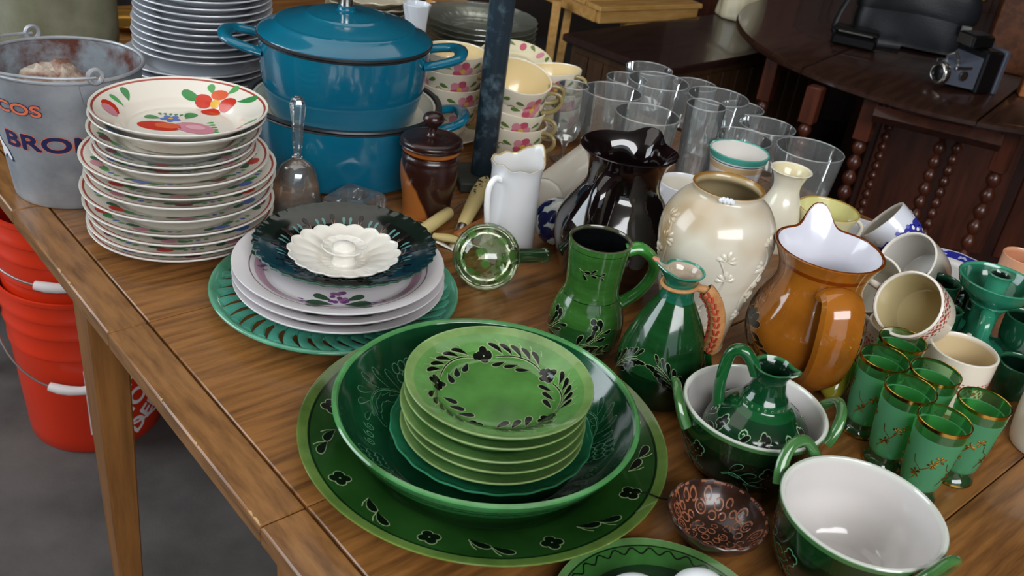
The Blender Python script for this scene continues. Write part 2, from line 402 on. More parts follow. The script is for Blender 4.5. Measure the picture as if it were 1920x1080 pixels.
# ------------------------------------------------------------------ the dining table (x along its long side, y across)
TB = Vector((-.4425, .8672, 0)); TA = math.radians(-45.67)
tb = thing('dining_table', 'large brown wooden dining table crowded with crockery, with scuffed edge strip and tapered legs', 'table', (TB.x, TB.y, -T), TA)
seams = [-1.30, -1.05, -.70, -.346, 0.0, .36, .72, 1.20]; TW = 1.20; G = .0007
for i in range(len(seams) - 1):
    x0, x1 = seams[i] + G, seams[i + 1] - G
    MB().box(x0, x1, 0, .046 - 1.6 * G, T - .022, T, .0018).build('edge_strip', 'wood_u', tb)
    MB().box(x0, x1, .046 + 1.6 * G, TW - .046 - G, T - .022, T, .0012).build('leaf_panel', 'wood_v', tb)
    MB().box(x0, x1, TW - .046 + G, TW, T - .022, T, .0018).build('edge_strip', 'wood_u', tb)
for px, py, ln in ((112, 507, .012), (133, 530, .006), (478, 978, .014), (470, 962, .009), (360, 834, .006), (300, 750, .004)):
    w_ = P(px, py, 0) - TB; x = w_.x * math.cos(-TA) - w_.y * math.sin(-TA)
    MB().prism([(x - ln / 2, .0006), (x - ln * .2, .0026), (x + ln * .15, .0018), (x + ln / 2, .0008), (x + ln * .3, .0002), (x - ln * .3, .0002)], T - .0006, T + .0003).build('edge_chip', 'chip', tb, smooth=False)
for y0 in (.035, TW - .055):
    MB().box(-1.2, 1.1, y0, y0 + .02, T - .075, T - .0225, .001).build('apron', 'wood_under', tb)
for x0 in (-1.22, 1.1):
    MB().box(x0, x0 + .02, .055, TW - .055, T - .075, T - .0225, .001).build('apron', 'wood_under', tb)
for (lx, ly) in ((-.115, .030), (.395, .034), (-1.1, .035), (1.05, .035), (-.115, TW - .03), (.395, TW - .034), (-1.1, TW - .035), (1.05, TW - .035)):
    MB().box(lx - .026, lx + .026, ly - .024, ly + .024, 0, T - .0225, .004, taper=.52).build('leg', 'wood_z', tb)

# ------------------------------------------------------------------ profiles
def plate_prof(R, H, foot=.56, well=.62, th=.0035, z0=.0055, ci=WHITE, cr_=None, co=None, bands=()):
    """returns (profile, top table); bands: (r0, r1, colour) in fractions of R on the upper side"""
    cr_ = cr_ or ci; co = co or ci
    top = cr([(0, z0), (well * R * .8, z0), (well * R, z0 + .0008), (well * R + .1 * R, z0 + (H - z0) * .42), (R * .9, z0 + (H - z0) * .8), (R - .0015, H)], 5, True)
    # finer where bands are
    ts = []
    rs = sorted(set([r for r, z in top] + [q * R + e for b in bands for q in b[:2] for e in (-.0001, .0001)]))
    for r in rs:
        if r <= R - .0014: ts.append((r, interp(top, r)))
    def cc(r):
        for a, b, c in bands:
            if a * R <= r <= b * R: return c
        return ci
    bot = [(R, H - .001), (R - .0008, H - .0025), (R * .9, z0 + (H - z0) * .8 - th), (well * R + .1 * R, z0 + (H - z0) * .42 - th * 1.05), (well * R, .0026), (foot * R + .002, .0018), (foot * R, 0), (foot * R - .003, 0), (foot * R - .005, .0016), (0, .0018)]
    prof = [(r, z, cc(r)) for r, z in ts] + [(R - .0004, H + .0002, cr_)] + [(r, z, cr_ if r > R - .001 else co) for r, z in bot]
    return prof, top
def vessel(outer, t=.003, fl=.004, co=WHITE, ci=WHITE, crim=None, bands=(), n=4):
    """outer: (r, z) bottom to top -> profile of a hollow pot, side table (z, r), inner side"""
    crim = crim or co
    o = cr(outer, n, True)
    zs = []
    for b in bands:
        for q in b[:2]: zs += [q - .0002, q + .0002]
    side = sorted((z, r) for r, z in o)
    full = [(r, z) for r, z in o]
    for z in zs:
        if side[0][0] < z < side[-1][0]: full.append((interp(side, z), z))
    if bands: full.sort(key=lambda p: p[1])
    def cc(z):
        for a, b, c in bands:
            if a <= z <= b: return c
        return co
    zb = outer[0][1]; zt = outer[-1][1]; rt = outer[-1][0]
    inner = [(max(r - t, .001), z) for r, z in o if z > zb + fl and z < zt - .001]
    prof = [(0, zb + .001, co), (max(outer[0][0] - .003, .001), zb + .001, co), (max(outer[0][0] - .0015, .001), zb, co)]
    prof += [(r, z, cc(z)) for r, z in full]
    prof += [(rt - t * .25, zt + t * .25, crim), (rt - t * .75, zt + t * .25, crim), (rt - t, zt - .0005, crim)]
    prof += [(r, z, ci) for r, z in reversed(inner)]
    zl = inner[0][1] if inner else zb + fl
    prof += [(max((inner[0][0] if inner else .01) - .003, .0005), zb + fl, ci), (0, zb + fl, ci)]
    return prof, side
def spout(a, amp, wd, z0, z1, lift=0.0, pinch=0.0):
    def f(t, r, z):
        k = min(max((z - z0) / (z1 - z0), 0), 1); k = k * k
        d = (t - a + PI) % (2 * PI) - PI; g = math.exp(-abs(d / wd) ** 2.6)
        g2 = math.exp(-((abs(d) - 2.0 * wd) / (wd)) ** 2)
        return r + k * (amp * g - pinch * g2), z + k * lift * g
    return f
def face(p): return math.atan2(-p[1], -p[0])     # plan angle from p to the camera's foot
def sprig(mp, md, f, path, nl, ln, wd, a=.9, both=True, stem=.0012, col=WHITE, edge=.0011, taper=.35):
    """leafy sprig: pale outline mesh mp, dark fill mesh md"""
    if mp is not None: mp.stroke(path, stem * 2.2, f, col, .0003)
    md.stroke(path, stem, f, WHITE, .0006)
    m = len(path)
    for k in range(nl):
        q = (k + .6) / nl * (m - 1); i = min(int(q), m - 2); u = q - i
        x = path[i][0] * (1 - u) + path[i + 1][0] * u; y = path[i][1] * (1 - u) + path[i + 1][1] * u
        th = math.atan2(path[i + 1][1] - path[i][1], path[i + 1][0] - path[i][0]); sc = 1 - taper * k / nl
        for sgn in ((1, -1) if both else (1,)):
            g = th + sgn * a
            x0, y0 = x + math.cos(g) * ln * .12, y + math.sin(g) * ln * .12
            if mp is not None: mp.shape(leaf(x0 - math.cos(g) * edge, y0 - math.sin(g) * edge, ln * sc + 2 * edge, wd * sc + 2.2 * edge, g, bend=-sgn * .22), f, col, .0003)
            md.shape(leaf(x0, y0, ln * sc, wd * sc, g, bend=-sgn * .22), f, WHITE, .0006)
def dots(mp, md, f, cx, cy, r, n=4, edge=.0005):
    for k in range(n):
        a = 2 * PI * k / n + .4; x, y = cx + math.cos(a) * r * 1.05, cy + math.sin(a) * r * 1.05
        if mp is not None: mp.shape(oval(x, y, r + edge), f, WHITE, .0003)
        md.shape(oval(x, y, r * .9), f, WHITE, .0006)
def arc(r, a0, a1, n=10, wob=0): return [((r + wob * math.sin(PI * k / n)) * math.cos(a0 + (a1 - a0) * k / n), (r + wob * math.sin(PI * k / n)) * math.sin(a0 + (a1 - a0) * k / n)) for k in range(n + 1)]
def handle_xz(pts, r, n=5, flat=1.0, seg=12, ang=0.0, col=WHITE):
    """tube through (x, z) points in the plane turned by ang about z; r may be a list per control point"""
    c, s_ = math.cos(ang), math.sin(ang)
    rr = r if isinstance(r, (list, tuple)) else [r] * len(pts)
    q = cr([(x, z, float(k)) for (x, z), k in zip(pts, rr)], n)
    return MB().tube([(p[0] * c, p[0] * s_, p[1]) for p in q], [p[2] for p in q], seg, flat, up=(-s_, c, 0), col=col)
CREAM, IVORY, OFFW = S('#eee6d2'), S('#e9dfc2'), S('#e8e6e0')
RED, PINKC, LEAFG, BLUE = S('#c23a26'), S('#c9727f'), S('#3f7d4a'), S('#4a5aa8')

# ------------------------------------------------------------------ stack of hand painted plates
def floral_deco(f, R, kind, rot=0.0):
    m = MB(); rnd = random.Random(kind * 13 + int(R * 1e4))
    def rt(x, y): c, s_ = math.cos(rot), math.sin(rot); return (c * x - s_ * y) * R, (s_ * x + c * y) * R
    def lf(x, y, l, w_, a, col): X, Y = rt(x, y); m.shape(leaf(X, Y, l * R, w_ * R, a + rot), f, col, .0004)
    def ov(x, y, a, b, an, col, h=.0005): X, Y = rt(x, y); m.shape(oval(X, Y, a * R, b * R, an + rot), f, col, h)
    G1, G2, R1, R2, PK, BL, YE = S('#3c8a4a'), S('#56a05a'), S('#c6301c'), S('#d9603a'), S('#cf8a9a'), S('#5a74c0'), S('#e2b23c')
    if kind == 0:
        for dx, a in ((.28, 0.05), (-.18, PI - .05)): lf(.1 + dx, .68, .27, .15, a, G1)
        lf(.02, .78, .16, .12, 2.2, G2); lf(.2, .8, .16, .12, .9, G2)
        ov(-.06, .68, .11, .075, 0, R1); ov(.27, .66, .11, .085, 0, R1); ov(.11, .78, .11, .075, 0, R2); ov(.10, .54, .12, .09, 0, R1); ov(.1, .67, .065, .04, 0, YE, .0007)
        dy = .30
        lf(-.30, -.22 + dy, .2, .16, PI + .1, G1); lf(-.05, -.10 + dy, .22, .2, 1.6, G1); lf(.36, -.50 + dy, .24, .14, .3, G2)
        ov(-.20, -.45 + dy, .26, .14, .15, R1); ov(-.12, -.4 + dy, .15, .09, .2, R2, .0007); ov(.18, -.32 + dy, .25, .16, -.1, PK); ov(.18, -.3 + dy, .12, .07, 0, S('#e2aab2'), .0008)
        for k in range(5): a = k * 1.26; ov(-.2 + .075 * math.cos(a), -.18 + dy + .06 * math.sin(a), .05, .04, a, BL, .0006)
        ov(-.2, -.18 + dy, .03, .025, 0, YE, .0008)
        for k in range(7): lf(.22 + .05 * k * .8, -.12 + dy - .05 * k, .1, .06, .9 - .2 * k, G2)
        for k in range(6): lf(-.35 + .05 * k, -.12 + dy + .015 * k, .08, .05, 2.4 - .2 * k, G1)
        lf(-.72, .12, .22, .13, 2.4, G1); lf(-.7, -.02, .2, .1, 3.0, G2); ov(-.76, -.22, .13, .09, -.7, R1); ov(-.72, -.3, .12, .08, -.7, PK, .0007)
        lf(.72, -.02, .22, .12, .6, G2); ov(.7, -.24, .14, .09, .8, PK); ov(.74, -.14, .09, .06, .8, R2, .0007); lf(.62, -.42, .18, .1, -.6, G1)
    else:
        n = 7
        for k in range(n):
            a = 2 * PI * k / n + rnd.uniform(-.1, .1); c, s_ = math.cos(a), math.sin(a)
            lf(.80 * c, .80 * s_, .2, .12, a + PI / 2 + rnd.uniform(-.4, .4), G1); lf(.78 * c, .78 * s_, .2, .12, a - PI / 2 + rnd.uniform(-.4, .4), S('#2f6a44'))
            ov(.84 * c, .84 * s_, .09, .065, a + PI / 2, (R1, PK, BL, S('#7a3040'))[(k + kind) % 4])
            for j in range(3): ov(.83 * math.cos(a + .25 + .1 * j), .83 * math.sin(a + .25 + .1 * j), .035, .025, a, BL if j % 2 else G2)
    return m
FX = Vector((-.452, 1.121, 0))
rims = [(.183, .108, .034), (.174, .108, .034), (.157, .106, .026), (.138, .099, .018), (.131, .103, .019), (.121, .117, .021), (.107, .119, .021), (.096, .119, .020),
        (.078, .1205, .024), (.057, .121, .022), (.043, .118, .020), (.032, .118, .020), (.020, .117, .020)]
for i, (zr, R, H) in enumerate(rims):
    base = S('#e9e3d6') if i != 3 else S('#dcdcd6')
    red = S('#a8483c')
    prof, top = plate_prof(R, H, ci=base, cr_=S('#e9e6df'), bands=((.945, .968, red),), z0=.0055)
    off = Vector((random.uniform(-.004, .004), random.uniform(-.003, .003), 0)); 
    if i < 2: off = Vector((.004 - .002 * i, .002, 0))
    lab = 'deep soup plate with red cherries and a rose bouquet, top of the floral stack' if i == 0 else nth(i, 'white floral plate', len(rims)) + ' of the hand-painted stack'
    o = MB().lathe(prof, 72).build('dinner_plate', 'china'); tag(o, lab, 'plate', 'hand painted floral plates'); place(o, FX + off + Vector((0, 0, max(zr - H, 0))), 0)
    floral_deco(on_top(top), R, i, random.uniform(0, 6) if i else -.12).build('painted_flowers', 'paint', o)

# ------------------------------------------------------------------ plain white plates behind
WX = Vector((-.632, 1.675, 0)); z = 0.0
nw = 17
for i in range(nw):                                   # from the bottom
    big = i < 5; R = .133 if big else (.119 + (.004 if i < 8 else 0)); H = .024 if big else .022
    prof, top = plate_prof(R, H, ci=S('#d9dde3'))
    o = MB().lathe(prof, 56).build('dinner_plate', 'china')
    tag(o, nth(nw - 1 - i, 'plain bluish white plate', nw) + ' of the tall stack behind', 'plate', 'plain white plates in a tall stack')
    sh = Vector((.0, 0, 0)) if big else Vector((.018, -.012, 0))
    place(o, WX + sh + Vector((random.uniform(-.003, .003), random.uniform(-.003, .003), z))); z += .0112 if i != 4 else .030

# ------------------------------------------------------------------ galvanised bucket with lettering
BX = Vector((-.643, 1.216, 0)); bf = face(BX)
bk = thing('metal_bucket', 'galvanized metal bucket with orange and navy team lettering and rusty inside', 'bucket', BX)
outer = [(.078, 0), (.080, .004), (.083, .03), (.094, .13), (.1005, .184)]
o = cr(outer, 5, True); side = sorted((z, r) for r, z in o)
b = MB(); b.lathe([(0, .003)] + [(.077, .003)] + o, 72); b.build('body', 'zinc', bk)
b = MB(); b.lathe([(r - .0012, z) for r, z in reversed(o)] + [(.05, .006), (0, .006)], 72); b.build('inner_wall', 'zinc_rusty', bk, label='rusted inside wall of the bucket')
b = MB(); b.tube([(.1015 * math.cos(a), .1015 * math.sin(a), .186) for a in [2 * PI * k / 72 for k in range(73)]], .0026, 10, cap=False); b.build('rolled_rim', 'zinc', bk)
b = MB(); rr = random.Random(3)
def crust_fn(t, r, z): return r * (1 + .05 * math.sin(3 * t)), z + (.006 * math.sin(3 * t + 1) + .004 * math.sin(7 * t) + .005 * math.sin(13 * t + r * 200) + .014 * math.cos(t - 2.4)) * min(r / .04, 1)
b.lathe([(0, .140), (.015, .142), (.03, .146), (.05, .148), (.066, .143), (.078, .130), (.083, .11), (.081, .06)], 48, crust_fn); b.build('crusted_lump', 'crust', bk, label='crusty pale lump inside the bucket')
near_e, far_e = P(160, 141, .186) - BX, P(53, 50, .186) - BX
ea = math.atan2(near_e.y, near_e.x)
for a in (ea, ea + PI):
    e = MB(); c, s_ = math.cos(a), math.sin(a); R0 = .1035
    e.tube([(R0 * c + .009 * math.cos(q) * -s_, R0 * s_ + .009 * math.cos(q) * c, .194 + .009 * math.sin(q)) for q in [2 * PI * k / 20 for k in range(21)]], .003, 8, cap=False)
    e.build('ear_loop', 'zinc', bk)
    e = MB(); e.add([((.0995) * math.cos(a + d) * k, (.0995) * math.sin(a + d) * k, zz) for k in (1.0, 1.03) for d, zz in ((-.2, .182), (.2, .182), (.16, .158), (-.16, .158))],
          [(4, 5, 6, 7), (0, 1, 5, 4), (1, 2, 6, 5), (2, 3, 7, 6), (3, 0, 4, 7)]); e.build('ear_plate', 'zinc', bk)
b = MB(); A = Vector((math.cos(ea), math.sin(ea), 0)); Bd = Vector((A.y, -A.x, 0))
b.tube([tuple(A * (.105 * math.cos(q)) + Bd * (.118 * math.sin(q)) + Vector((0, 0, .193 + .004 * math.sin(q)))) for q in [PI * k / 30 for k in range(31)]], .0022, 8)
b.build('bail_handle', 'zinc', bk)
fs = on_side(side, .09)
navy, orange = S('#1e2350'), S('#e0734e')
tx = MB()
x0 = .09 * (bf - math.radians(60))
for off, col, h in ((.0022, orange, .0005), (.0012, navy, .0008)):
    text_mesh(tx, 'BRONCOS', .030, x0, .088, fs, col, h, off, width=.225)
x1 = .09 * (bf - math.radians(20))
for off, col, h in ((.0016, navy, .0005), (.0006, orange, .0008)):
    text_mesh(tx, 'BRONCOS', .021, x1 - .150, .138, fs, col, h, off, width=.150)
head = [(0, 0), (.010, -.004), (.018, -.012), (.026, -.016), (.034, -.022), (.040, -.034), (.036, -.036), (.030, -.030), (.024, -.030), (.018, -.036), (.010, -.034), (.014, -.026), (.004, -.018), (-.012, -.012), (-.02, .004)]
hx = .09 * (bf - math.radians(84))
for kx, col, h in ((1.12, navy, .0004), (1.0, S('#e9e9ec'), .0007)):
    tx.shape([(hx + .01 + (x - .01) * kx, .082 + .016 + (y + .016) * kx - .016) for x, y in head], fs, col, h)
tx.build('printed_lettering', 'matte_paint', bk, smooth=False)

# ------------------------------------------------------------------ far left: bowl, granite piece, brass dish
p = P(108, 58, 0); p = Vector((-.90, 1.70, 0))
prof, sd = vessel([(.060, 0), (.075, .004), (.100, .045), (.104, .085), (.104, .13), (.108, .19)], .008, .01, S('#ffffff'), S('#d0cdb8'))
o = MB().lathe(prof, 64).build('stoneware_bowl', 'stoneware'); tag(o, 'grey-green stoneware bowl standing behind the metal bucket', 'bowl'); place(o, p)
b = MB(); b.lathe(cr([(0, 0), (.05, 0), (.058, .02), (.055, .08), (.045, .13), (0, .14)], 4, True), 24, lambda t, r, z: (r * (1 + .08 * math.sin(3 * t + z * 40) + .05 * math.sin(5 * t)), z))
o = b.build('granite_rock', 'granite'); tag(o, 'dark speckled rough stone piece beside the stoneware bowl', 'stone'); place(o, (-1.085, 1.70, 0))
prof, top = plate_prof(.07, .02, ci=WHITE); o = MB().lathe(prof, 40).build('brass_dish', 'brass'); tag(o, 'small brass dish between the stoneware bowl and the white plates', 'dish'); place(o, P(228, 40, .02) - Vector((0, -.03, .02)))

# ------------------------------------------------------------------ teal enamel pots
DX = Vector((-.305, 1.435, 0))
def loop_handle(par, ang, R, z, L, wd, mat, r=.010, drop=-.004):
    """flat cast loop standing out from a pot wall"""
    c, s_ = math.cos(ang), math.sin(ang)
    pts = cr([(R - .006, -wd, z - .006), (R + L * .35, -wd * 1.0, z), (R + L * .85, -wd * .72, z + .006), (R + L, 0.0, z + .009), (R + L * .85, wd * .72, z + .006), (R + L * .35, wd * 1.0, z), (R - .006, wd, z - .006)], 5)
    b = MB().tube([(x * c - y * s_, x * s_ + y * c, q) for x, y, q in pts], r, 12, .62, up=(0, 0, 1)); return b.build('loop_handle', mat, par)
def pot(name, label, p, R, H, rb):
    t = thing(name, label, 'cooking pot', p)
    o = cr([(rb - .012, 0), (rb - .003, .004), (rb, .012), (R - .003, H * .55), (R, H - .004), (R, H)], 4, True)
    MB().lathe([(0, 0)] + o, 80).build('body', 'teal_enamel', t)
    MB().lathe([(R, H), (R + .0015, H + .0015), (R, H + .003), (R - .008, H + .0035), (R - .0095, H + .001)], 80).build('black_rim', 'pot_black', t, label='black bare iron rim')
    MB().lathe([(R - .0095, H + .001), (R - .010, H - .01), (rb - .012, .02), (rb - .03, .012), (0, .012)], 64).build('cream_lining', 'pot_cream', t, label='cream enamel lining')
    return t
ha = math.atan2(P(830, 85, .2).y - P(455, 50, .2).y, P(830, 85, .2).x - P(455, 50, .2).x)
lo = pot('dutch_oven', 'larger teal enamelled pot carrying a smaller pot, cream inside of its upturned lid showing', DX, .153, .104, .140)
for a in (ha + .05, ha + PI + .05): loop_handle(lo, a, .150, .088, .040, .042, 'teal_enamel', .011)
MB().lathe([(.140, .1082), (.1445, .1090), (.141, .1075), (.136, .098), (.128, .0885), (.115, .086), (0, .0855), (0, .083), (.120, .083), (.133, .0875), (.1395, .098), (.140, .1082)], 80).build('upturned_lid', 'pot_cream', lo, label='upturned cream lid of the larger pot')
MB().lathe([(.1435, .1078), (.1525, .1078), (.1545, .1095), (.1535, .1120), (.146, .1120), (.1435, .1095), (.1435, .1078)], 80).build('lid_edge', 'pot_black', lo, label='black iron edge of the upturned lid')
up = pot('dutch_oven', 'smaller teal enamelled pot with domed lid and steel knob, stacked on the larger pot', DX + Vector((-.004, .004, .0865)), .131, .116, .116)
for a in (ha, ha + PI): loop_handle(up, a, .128, .104, .052, .044, 'teal_enamel', .011)
LZ = .018
lid = MB().lathe([(r, z + LZ) for r, z in cr([(.1325, .1025), (.1335, .105), (.1325, .1085), (.125, .113), (.112, .1195), (.106, .1245), (.101, .1255), (.085, .1305), (.064, .136), (.059, .1385), (.055, .139), (.03, .1425), (.016, .144), (.013, .147), (.012, .151), (0, .152)], 3, True)], 80).build('lid', 'teal_enamel', up)
MB().lathe([(.1325, .1020 + LZ), (.1345, .1035 + LZ), (.1343, .1065 + LZ), (.1326, .108 + LZ)], 80).build('lid_edge', 'pot_black', lid, label='dark edge of the lid')
MB().lathe([(r, z + LZ + .010) for r, z in cr([(.010, .141), (.009, .150), (.010, .158), (.020, .162), (.025, .168), (.024, .175), (.014, .179), (0, .180)], 4, True)], 40).build('knob', 'steel', lid, label='steel lid knob')

# ------------------------------------------------------------------ turned wooden jar
JX = Vector((-.146, 1.294, 0))
j = thing('wooden_jar', 'turned two-tone wooden jar with dark lid and knob beside the teal pots', 'jar', JX, 0)
MB().lathe(cr([(0, 0), (.034, 0), (.0365, .003), (.036, .010), (.038, .03), (.0425, .06), (.043, .078), (.0415, .088), (.0425, .092), (.040, .097), (.038, .099), (0, .099)], 4, True), 64).build('body', 'jar_two_tone', j)
MB().lathe([(.0, .0995), (.040, .0995), (.0425, .102), (.0425, .106), (.040, .1085), (0, .1085)], 64).build('collar', 'orange_wood', j, label='orange wood band under the lid')
ld = MB().lathe(cr([(0, .109), (.043, .109), (.0455, .112), (.0455, .117), (.040, .121), (.025, .1225), (.010, .124), (0, .124)], 4, True), 64).build('lid', 'dark_wood_jar', j)
MB().lathe(cr([(.010, .1235), (.007, .128), (.0068, .136), (.012, .142), (.0155, .148), (.013, .155), (.006, .158), (0, .1585)], 4, True), 40).build('knob', 'dark_wood_jar', ld)

# ------------------------------------------------------------------ crystal bell and square candle holder
t = thing('glass_bell', 'clear cut glass hand bell with faceted handle beside the floral plates', 'bell', P(556, 388, 0))
MB().lathe(cr([(.040, 0), (.039, .006), (.034, .022), (.030, .045), (.024, .064), (.012, .074), (.006, .077)], 4), 48, lambda a, r, z: (r * (1 + .02 * math.cos(12 * a) * (1 if z < .05 else 0)), z)).build('bell_body', 'cut_glass', t)
MB().lathe(cr([(.0375, 0), (.032, .022), (.028, .045), (.022, .062), (.010, .072), (0, .073)], 4, True), 48).build('bell_inside', 'cut_glass', t)
MB().lathe(cr([(.005, .077), (.008, .080), (.006, .084), (.0075, .10), (.0085, .125), (.011, .148), (.0115, .158), (.007, .168), (0, .170)], 4, True), 8).build('handle', 'cut_glass', t, smooth=False)
p = P(664, 396, 0)
t = thing('glass_candle_holder', 'square clear glass candle holder with round well in front of the teal pot', 'candle holder', p, -.35)
b = MB(); h = .028; a = .033
ring = [(.021 * math.cos(2 * PI * k / 32 + PI / 4), .021 * math.sin(2 * PI * k / 32 + PI / 4)) for k in range(32)]
sq = []
for k in range(32):
    q = 2 * PI * k / 32 + PI / 4; c, s_ = math.cos(q), math.sin(q); m = max(abs(c), abs(s_)); sq.append((a * c / m, a * s_ / m))
vs = [(x, y, 0) for x, y in sq] + [(x, y, h * .8) for x, y in sq] + [(x * .88, y * .88, h) for x, y in sq] + [(x, y, h) for x, y in ring] + [(x * .9, y * .9, .010) for x, y in ring]
fs_ = [(q * 32 + k, q * 32 + (k + 1) % 32, (q + 1) * 32 + (k + 1) % 32, (q + 1) * 32 + k) for q in range(4) for k in range(32)] + [tuple(range(128, 160)), tuple(range(31, -1, -1))]
b.add(vs, fs_); b.build('block', 'glass_block', t, smooth=False)
b = MB()
for k in range(-3, 4):
    for s_ in (-1, 1):
        b.box(k * .010 - .003, k * .010 + .003, s_ * a - .0016, s_ * a + .0016, .003, h * .72, .0008); b.box(s_ * a - .0016, s_ * a + .0016, k * .010 - .003, k * .010 + .003, .003, h * .72, .0008)
b.build('cut_facets', 'glass_block', t, smooth=False)

# ------------------------------------------------------------------ dark post on its slab
t = thing('stone_post', 'tall dark blue-grey marbled round post on a slate slab among the cups', 'post', (-.075, 1.438, 0), .3)
MB().box(-.045, .045, -.045, .045, 0, .016, .002).build('slab', 'slate_dark', t)
MB().lathe([(0, .0165), (.0188, .0165), (.0195, .018), (.0195, .70), (.018, .702), (0, .702)], 48).build('post', 'marble_dark', t)

# ------------------------------------------------------------------ cups with painted roses
ROSE, ROSE2 = S('#c4546c'), S('#d48a98')
def rose_cup(p, rz, label, axis=None, at=0.0, seed=0, sc=1.0):
    t = thing('tea_cup', label, 'cup', p, rz, 'rose painted tea cups', axis, at); rnd = random.Random(seed)
    prof, sd = vessel([(.024 * sc, 0), (.026 * sc, .004), (.036 * sc, .014), (.048 * sc, .034), (.0535 * sc, .055 * sc), (.055 * sc, .066 * sc)], .003, .006, S('#e6dcc6'), S('#e8d3a0'), S('#efe7d3'))
    MB().lathe(prof, 56).build('body', 'china', t)
    h = handle_xz([(.050 * sc, .058 * sc), (.062 * sc, .062 * sc), (.076 * sc, .058 * sc), (.078 * sc, .044 * sc), (.064 * sc, .030 * sc), (.045 * sc, .026 * sc)], [.004, .0036, .0034, .0036, .004, .0045], col=S('#9a8a5a'))
    h.build('handle', 'china', t, label='olive brown twig handle')
    f = on_side(sd, .05); m = MB()
    for k in range(4):
        x = .05 * (2 * PI * k / 4 + .8 + rnd.uniform(-.2, .2)); y = .042 * sc + rnd.uniform(-.004, .004)
        for q in range(5): m.shape(oval(x + .010 * math.cos(q * 1.257), y + .009 * math.sin(q * 1.257), .0085, .0075, q), f, ROSE if q % 2 else ROSE2, .0004)
        m.shape(oval(x, y, .0045), f, S('#d8b04a'), .0008)
        for q, (dx, dy, a) in enumerate(((.018, .004, .5), (.018, -.008, -.4), (-.018, .002, 2.8), (-.014, -.010, 3.8))): m.shape(leaf(x + dx, y + dy, .017, .009, a), f, S('#5d7a3a'), .0004)
        m.stroke([(x + .02 + .004 * i, y - .006 - .004 * math.sin(i)) for i in range(7)], .0016, f, S('#7a6a3c'), .0003)
    m.build('painted_roses', 'paint', t); return t
def saucer(p, R, label, axis=None, group='rose saucers', col=None):
    prof, top = plate_prof(R, .014, ci=col or S('#e6dcc6')); o = MB().lathe(prof, 56).build('saucer', 'china'); tag(o, label, 'saucer', group); return place(o, p, 0, axis)
LX, MX, RX = Vector((-.158, 1.615, 0)), Vector((-.040, 1.545, 0)), Vector((.022, 1.695, 0))
saucer(LX, .062, 'cream saucer under the cup stack behind the wooden jar'); saucer(MX, .060, 'cream saucer under the leaning cups behind the post')
for i in range(4): rose_cup(LX + Vector((.003 * (i % 2), 0, .008 + i * .029)), -.45 + .25 * (i % 2), nth(3 - i, 'rose cup', 4) + ' in the straight stack by the blue pot', seed=i)
for i, ax in enumerate(((.0, 0, 1), (.10, -.02, 1), (-.12, -.05, 1), (.16, -.24, 1))):
    rose_cup(MX + Vector((.006 * (-1) ** i, -.002 * i, .008 + i * .0295)), -.5 + .2 * i, nth(3 - i, 'rose cup', 4) + ' in the leaning stack behind the post', axis=ax, seed=10 + i)
for i, ax in enumerate(((0, 0, 1), (.02, 0, 1), (-.1, .06, 1))):
    rose_cup(RX + Vector((0, 0, i * .031)), .15 - .4 * i, nth(2 - i, 'rose cup', 3) + ' in the stack beside the clear glasses', axis=ax, seed=20 + i)
b = MB().lathe(plate_prof(.075, .02, ci=S('#e2d8b4'))[0], 56); o = b.build('serving_dish', 'china'); tag(o, 'cream dish with rose border tilted behind the cups', 'dish'); place(o, P(965, 116, .085) + Vector((0, 0, -.012)), 0, (0.05, -.25, 1))
f = on_top(plate_prof(.075, .02)[1]); m = MB()
for k in range(9):
    a = 2 * PI * k / 9; m.shape(oval(.062 * math.cos(a), .062 * math.sin(a), .009, .007, a), f, ROSE2 if k % 2 else ROSE); m.shape(leaf(.062 * math.cos(a + .25), .062 * math.sin(a + .25), .018, .010, a + 1.4), f, S('#6a7a3a'))
m.build('painted_roses', 'paint', o)
b = MB().lathe(vessel([(.03, 0), (.05, .01), (.06, .04), (.062, .060)], .004, .006, S('#e2d8b4'), S('#e2d8b4'))[0], 40); o2 = b.build('bowl', 'china'); tag(o2, 'plain cream bowl propping up the rose dish behind the cups', 'bowl'); place(o2, (o.location.x, o.location.y + .01, 0))

# ------------------------------------------------------------------ stacks at the back: glass plates, cream plates
GX = Vector((-.150, 2.06, 0)); ng = 9
for i in range(ng):
    R = .124
    prof, top = plate_prof(R, .028, ci=WHITE, well=.55)
    o = MB().lathe(prof, 64, lambda t, r, z: (r * (1 + (.012 * math.cos(20 * t) if r > .1 else 0)), z)).build('glass_plate', 'plate_glass')
    tag(o, nth(ng - 1 - i, 'pressed glass plate', ng) + ' of the clear stack', 'plate', 'stacked pressed glass plates'); place(o, GX + Vector((.0008 * math.sin(i * 2), .0008 * math.cos(i), i * .0112)))
    if i == ng - 1:
        m = MB(); f = on_top(top)
        for k in range(16): a = 2 * PI * k / 16; m.shape(leaf(.03 * math.cos(a), .03 * math.sin(a), .035, .012, a), f, WHITE, .0003, .0015)
        for k in range(24): a = 2 * PI * k / 24; m.shape(oval(.078 * math.cos(a), .078 * math.sin(a), .009, .006, a), f, WHITE, .0003, .0015)
        m.build('pressed_relief', 'plate_glass', o)
CX = Vector((-.36, 1.90, 0)); nc = 13
for i in range(nc):
    prof, top = plate_prof(.088, .020, ci=S('#d8cfb6'), co=S('#a89a7c')); o = MB().lathe(prof, 48, lambda t, r, z: (r, z + (.0015 * math.cos(14 * t) if r > .07 else 0))).build('cream_plate', 'china')
    tag(o, nth(nc - 1 - i, 'cream wavy-edged plate', nc) + ' of the stack behind the teal lid', 'plate', 'cream plates behind the teal pot'); place(o, CX + Vector((.002 * math.sin(i * 3), .002 * math.cos(i * 2), i * .0125)))
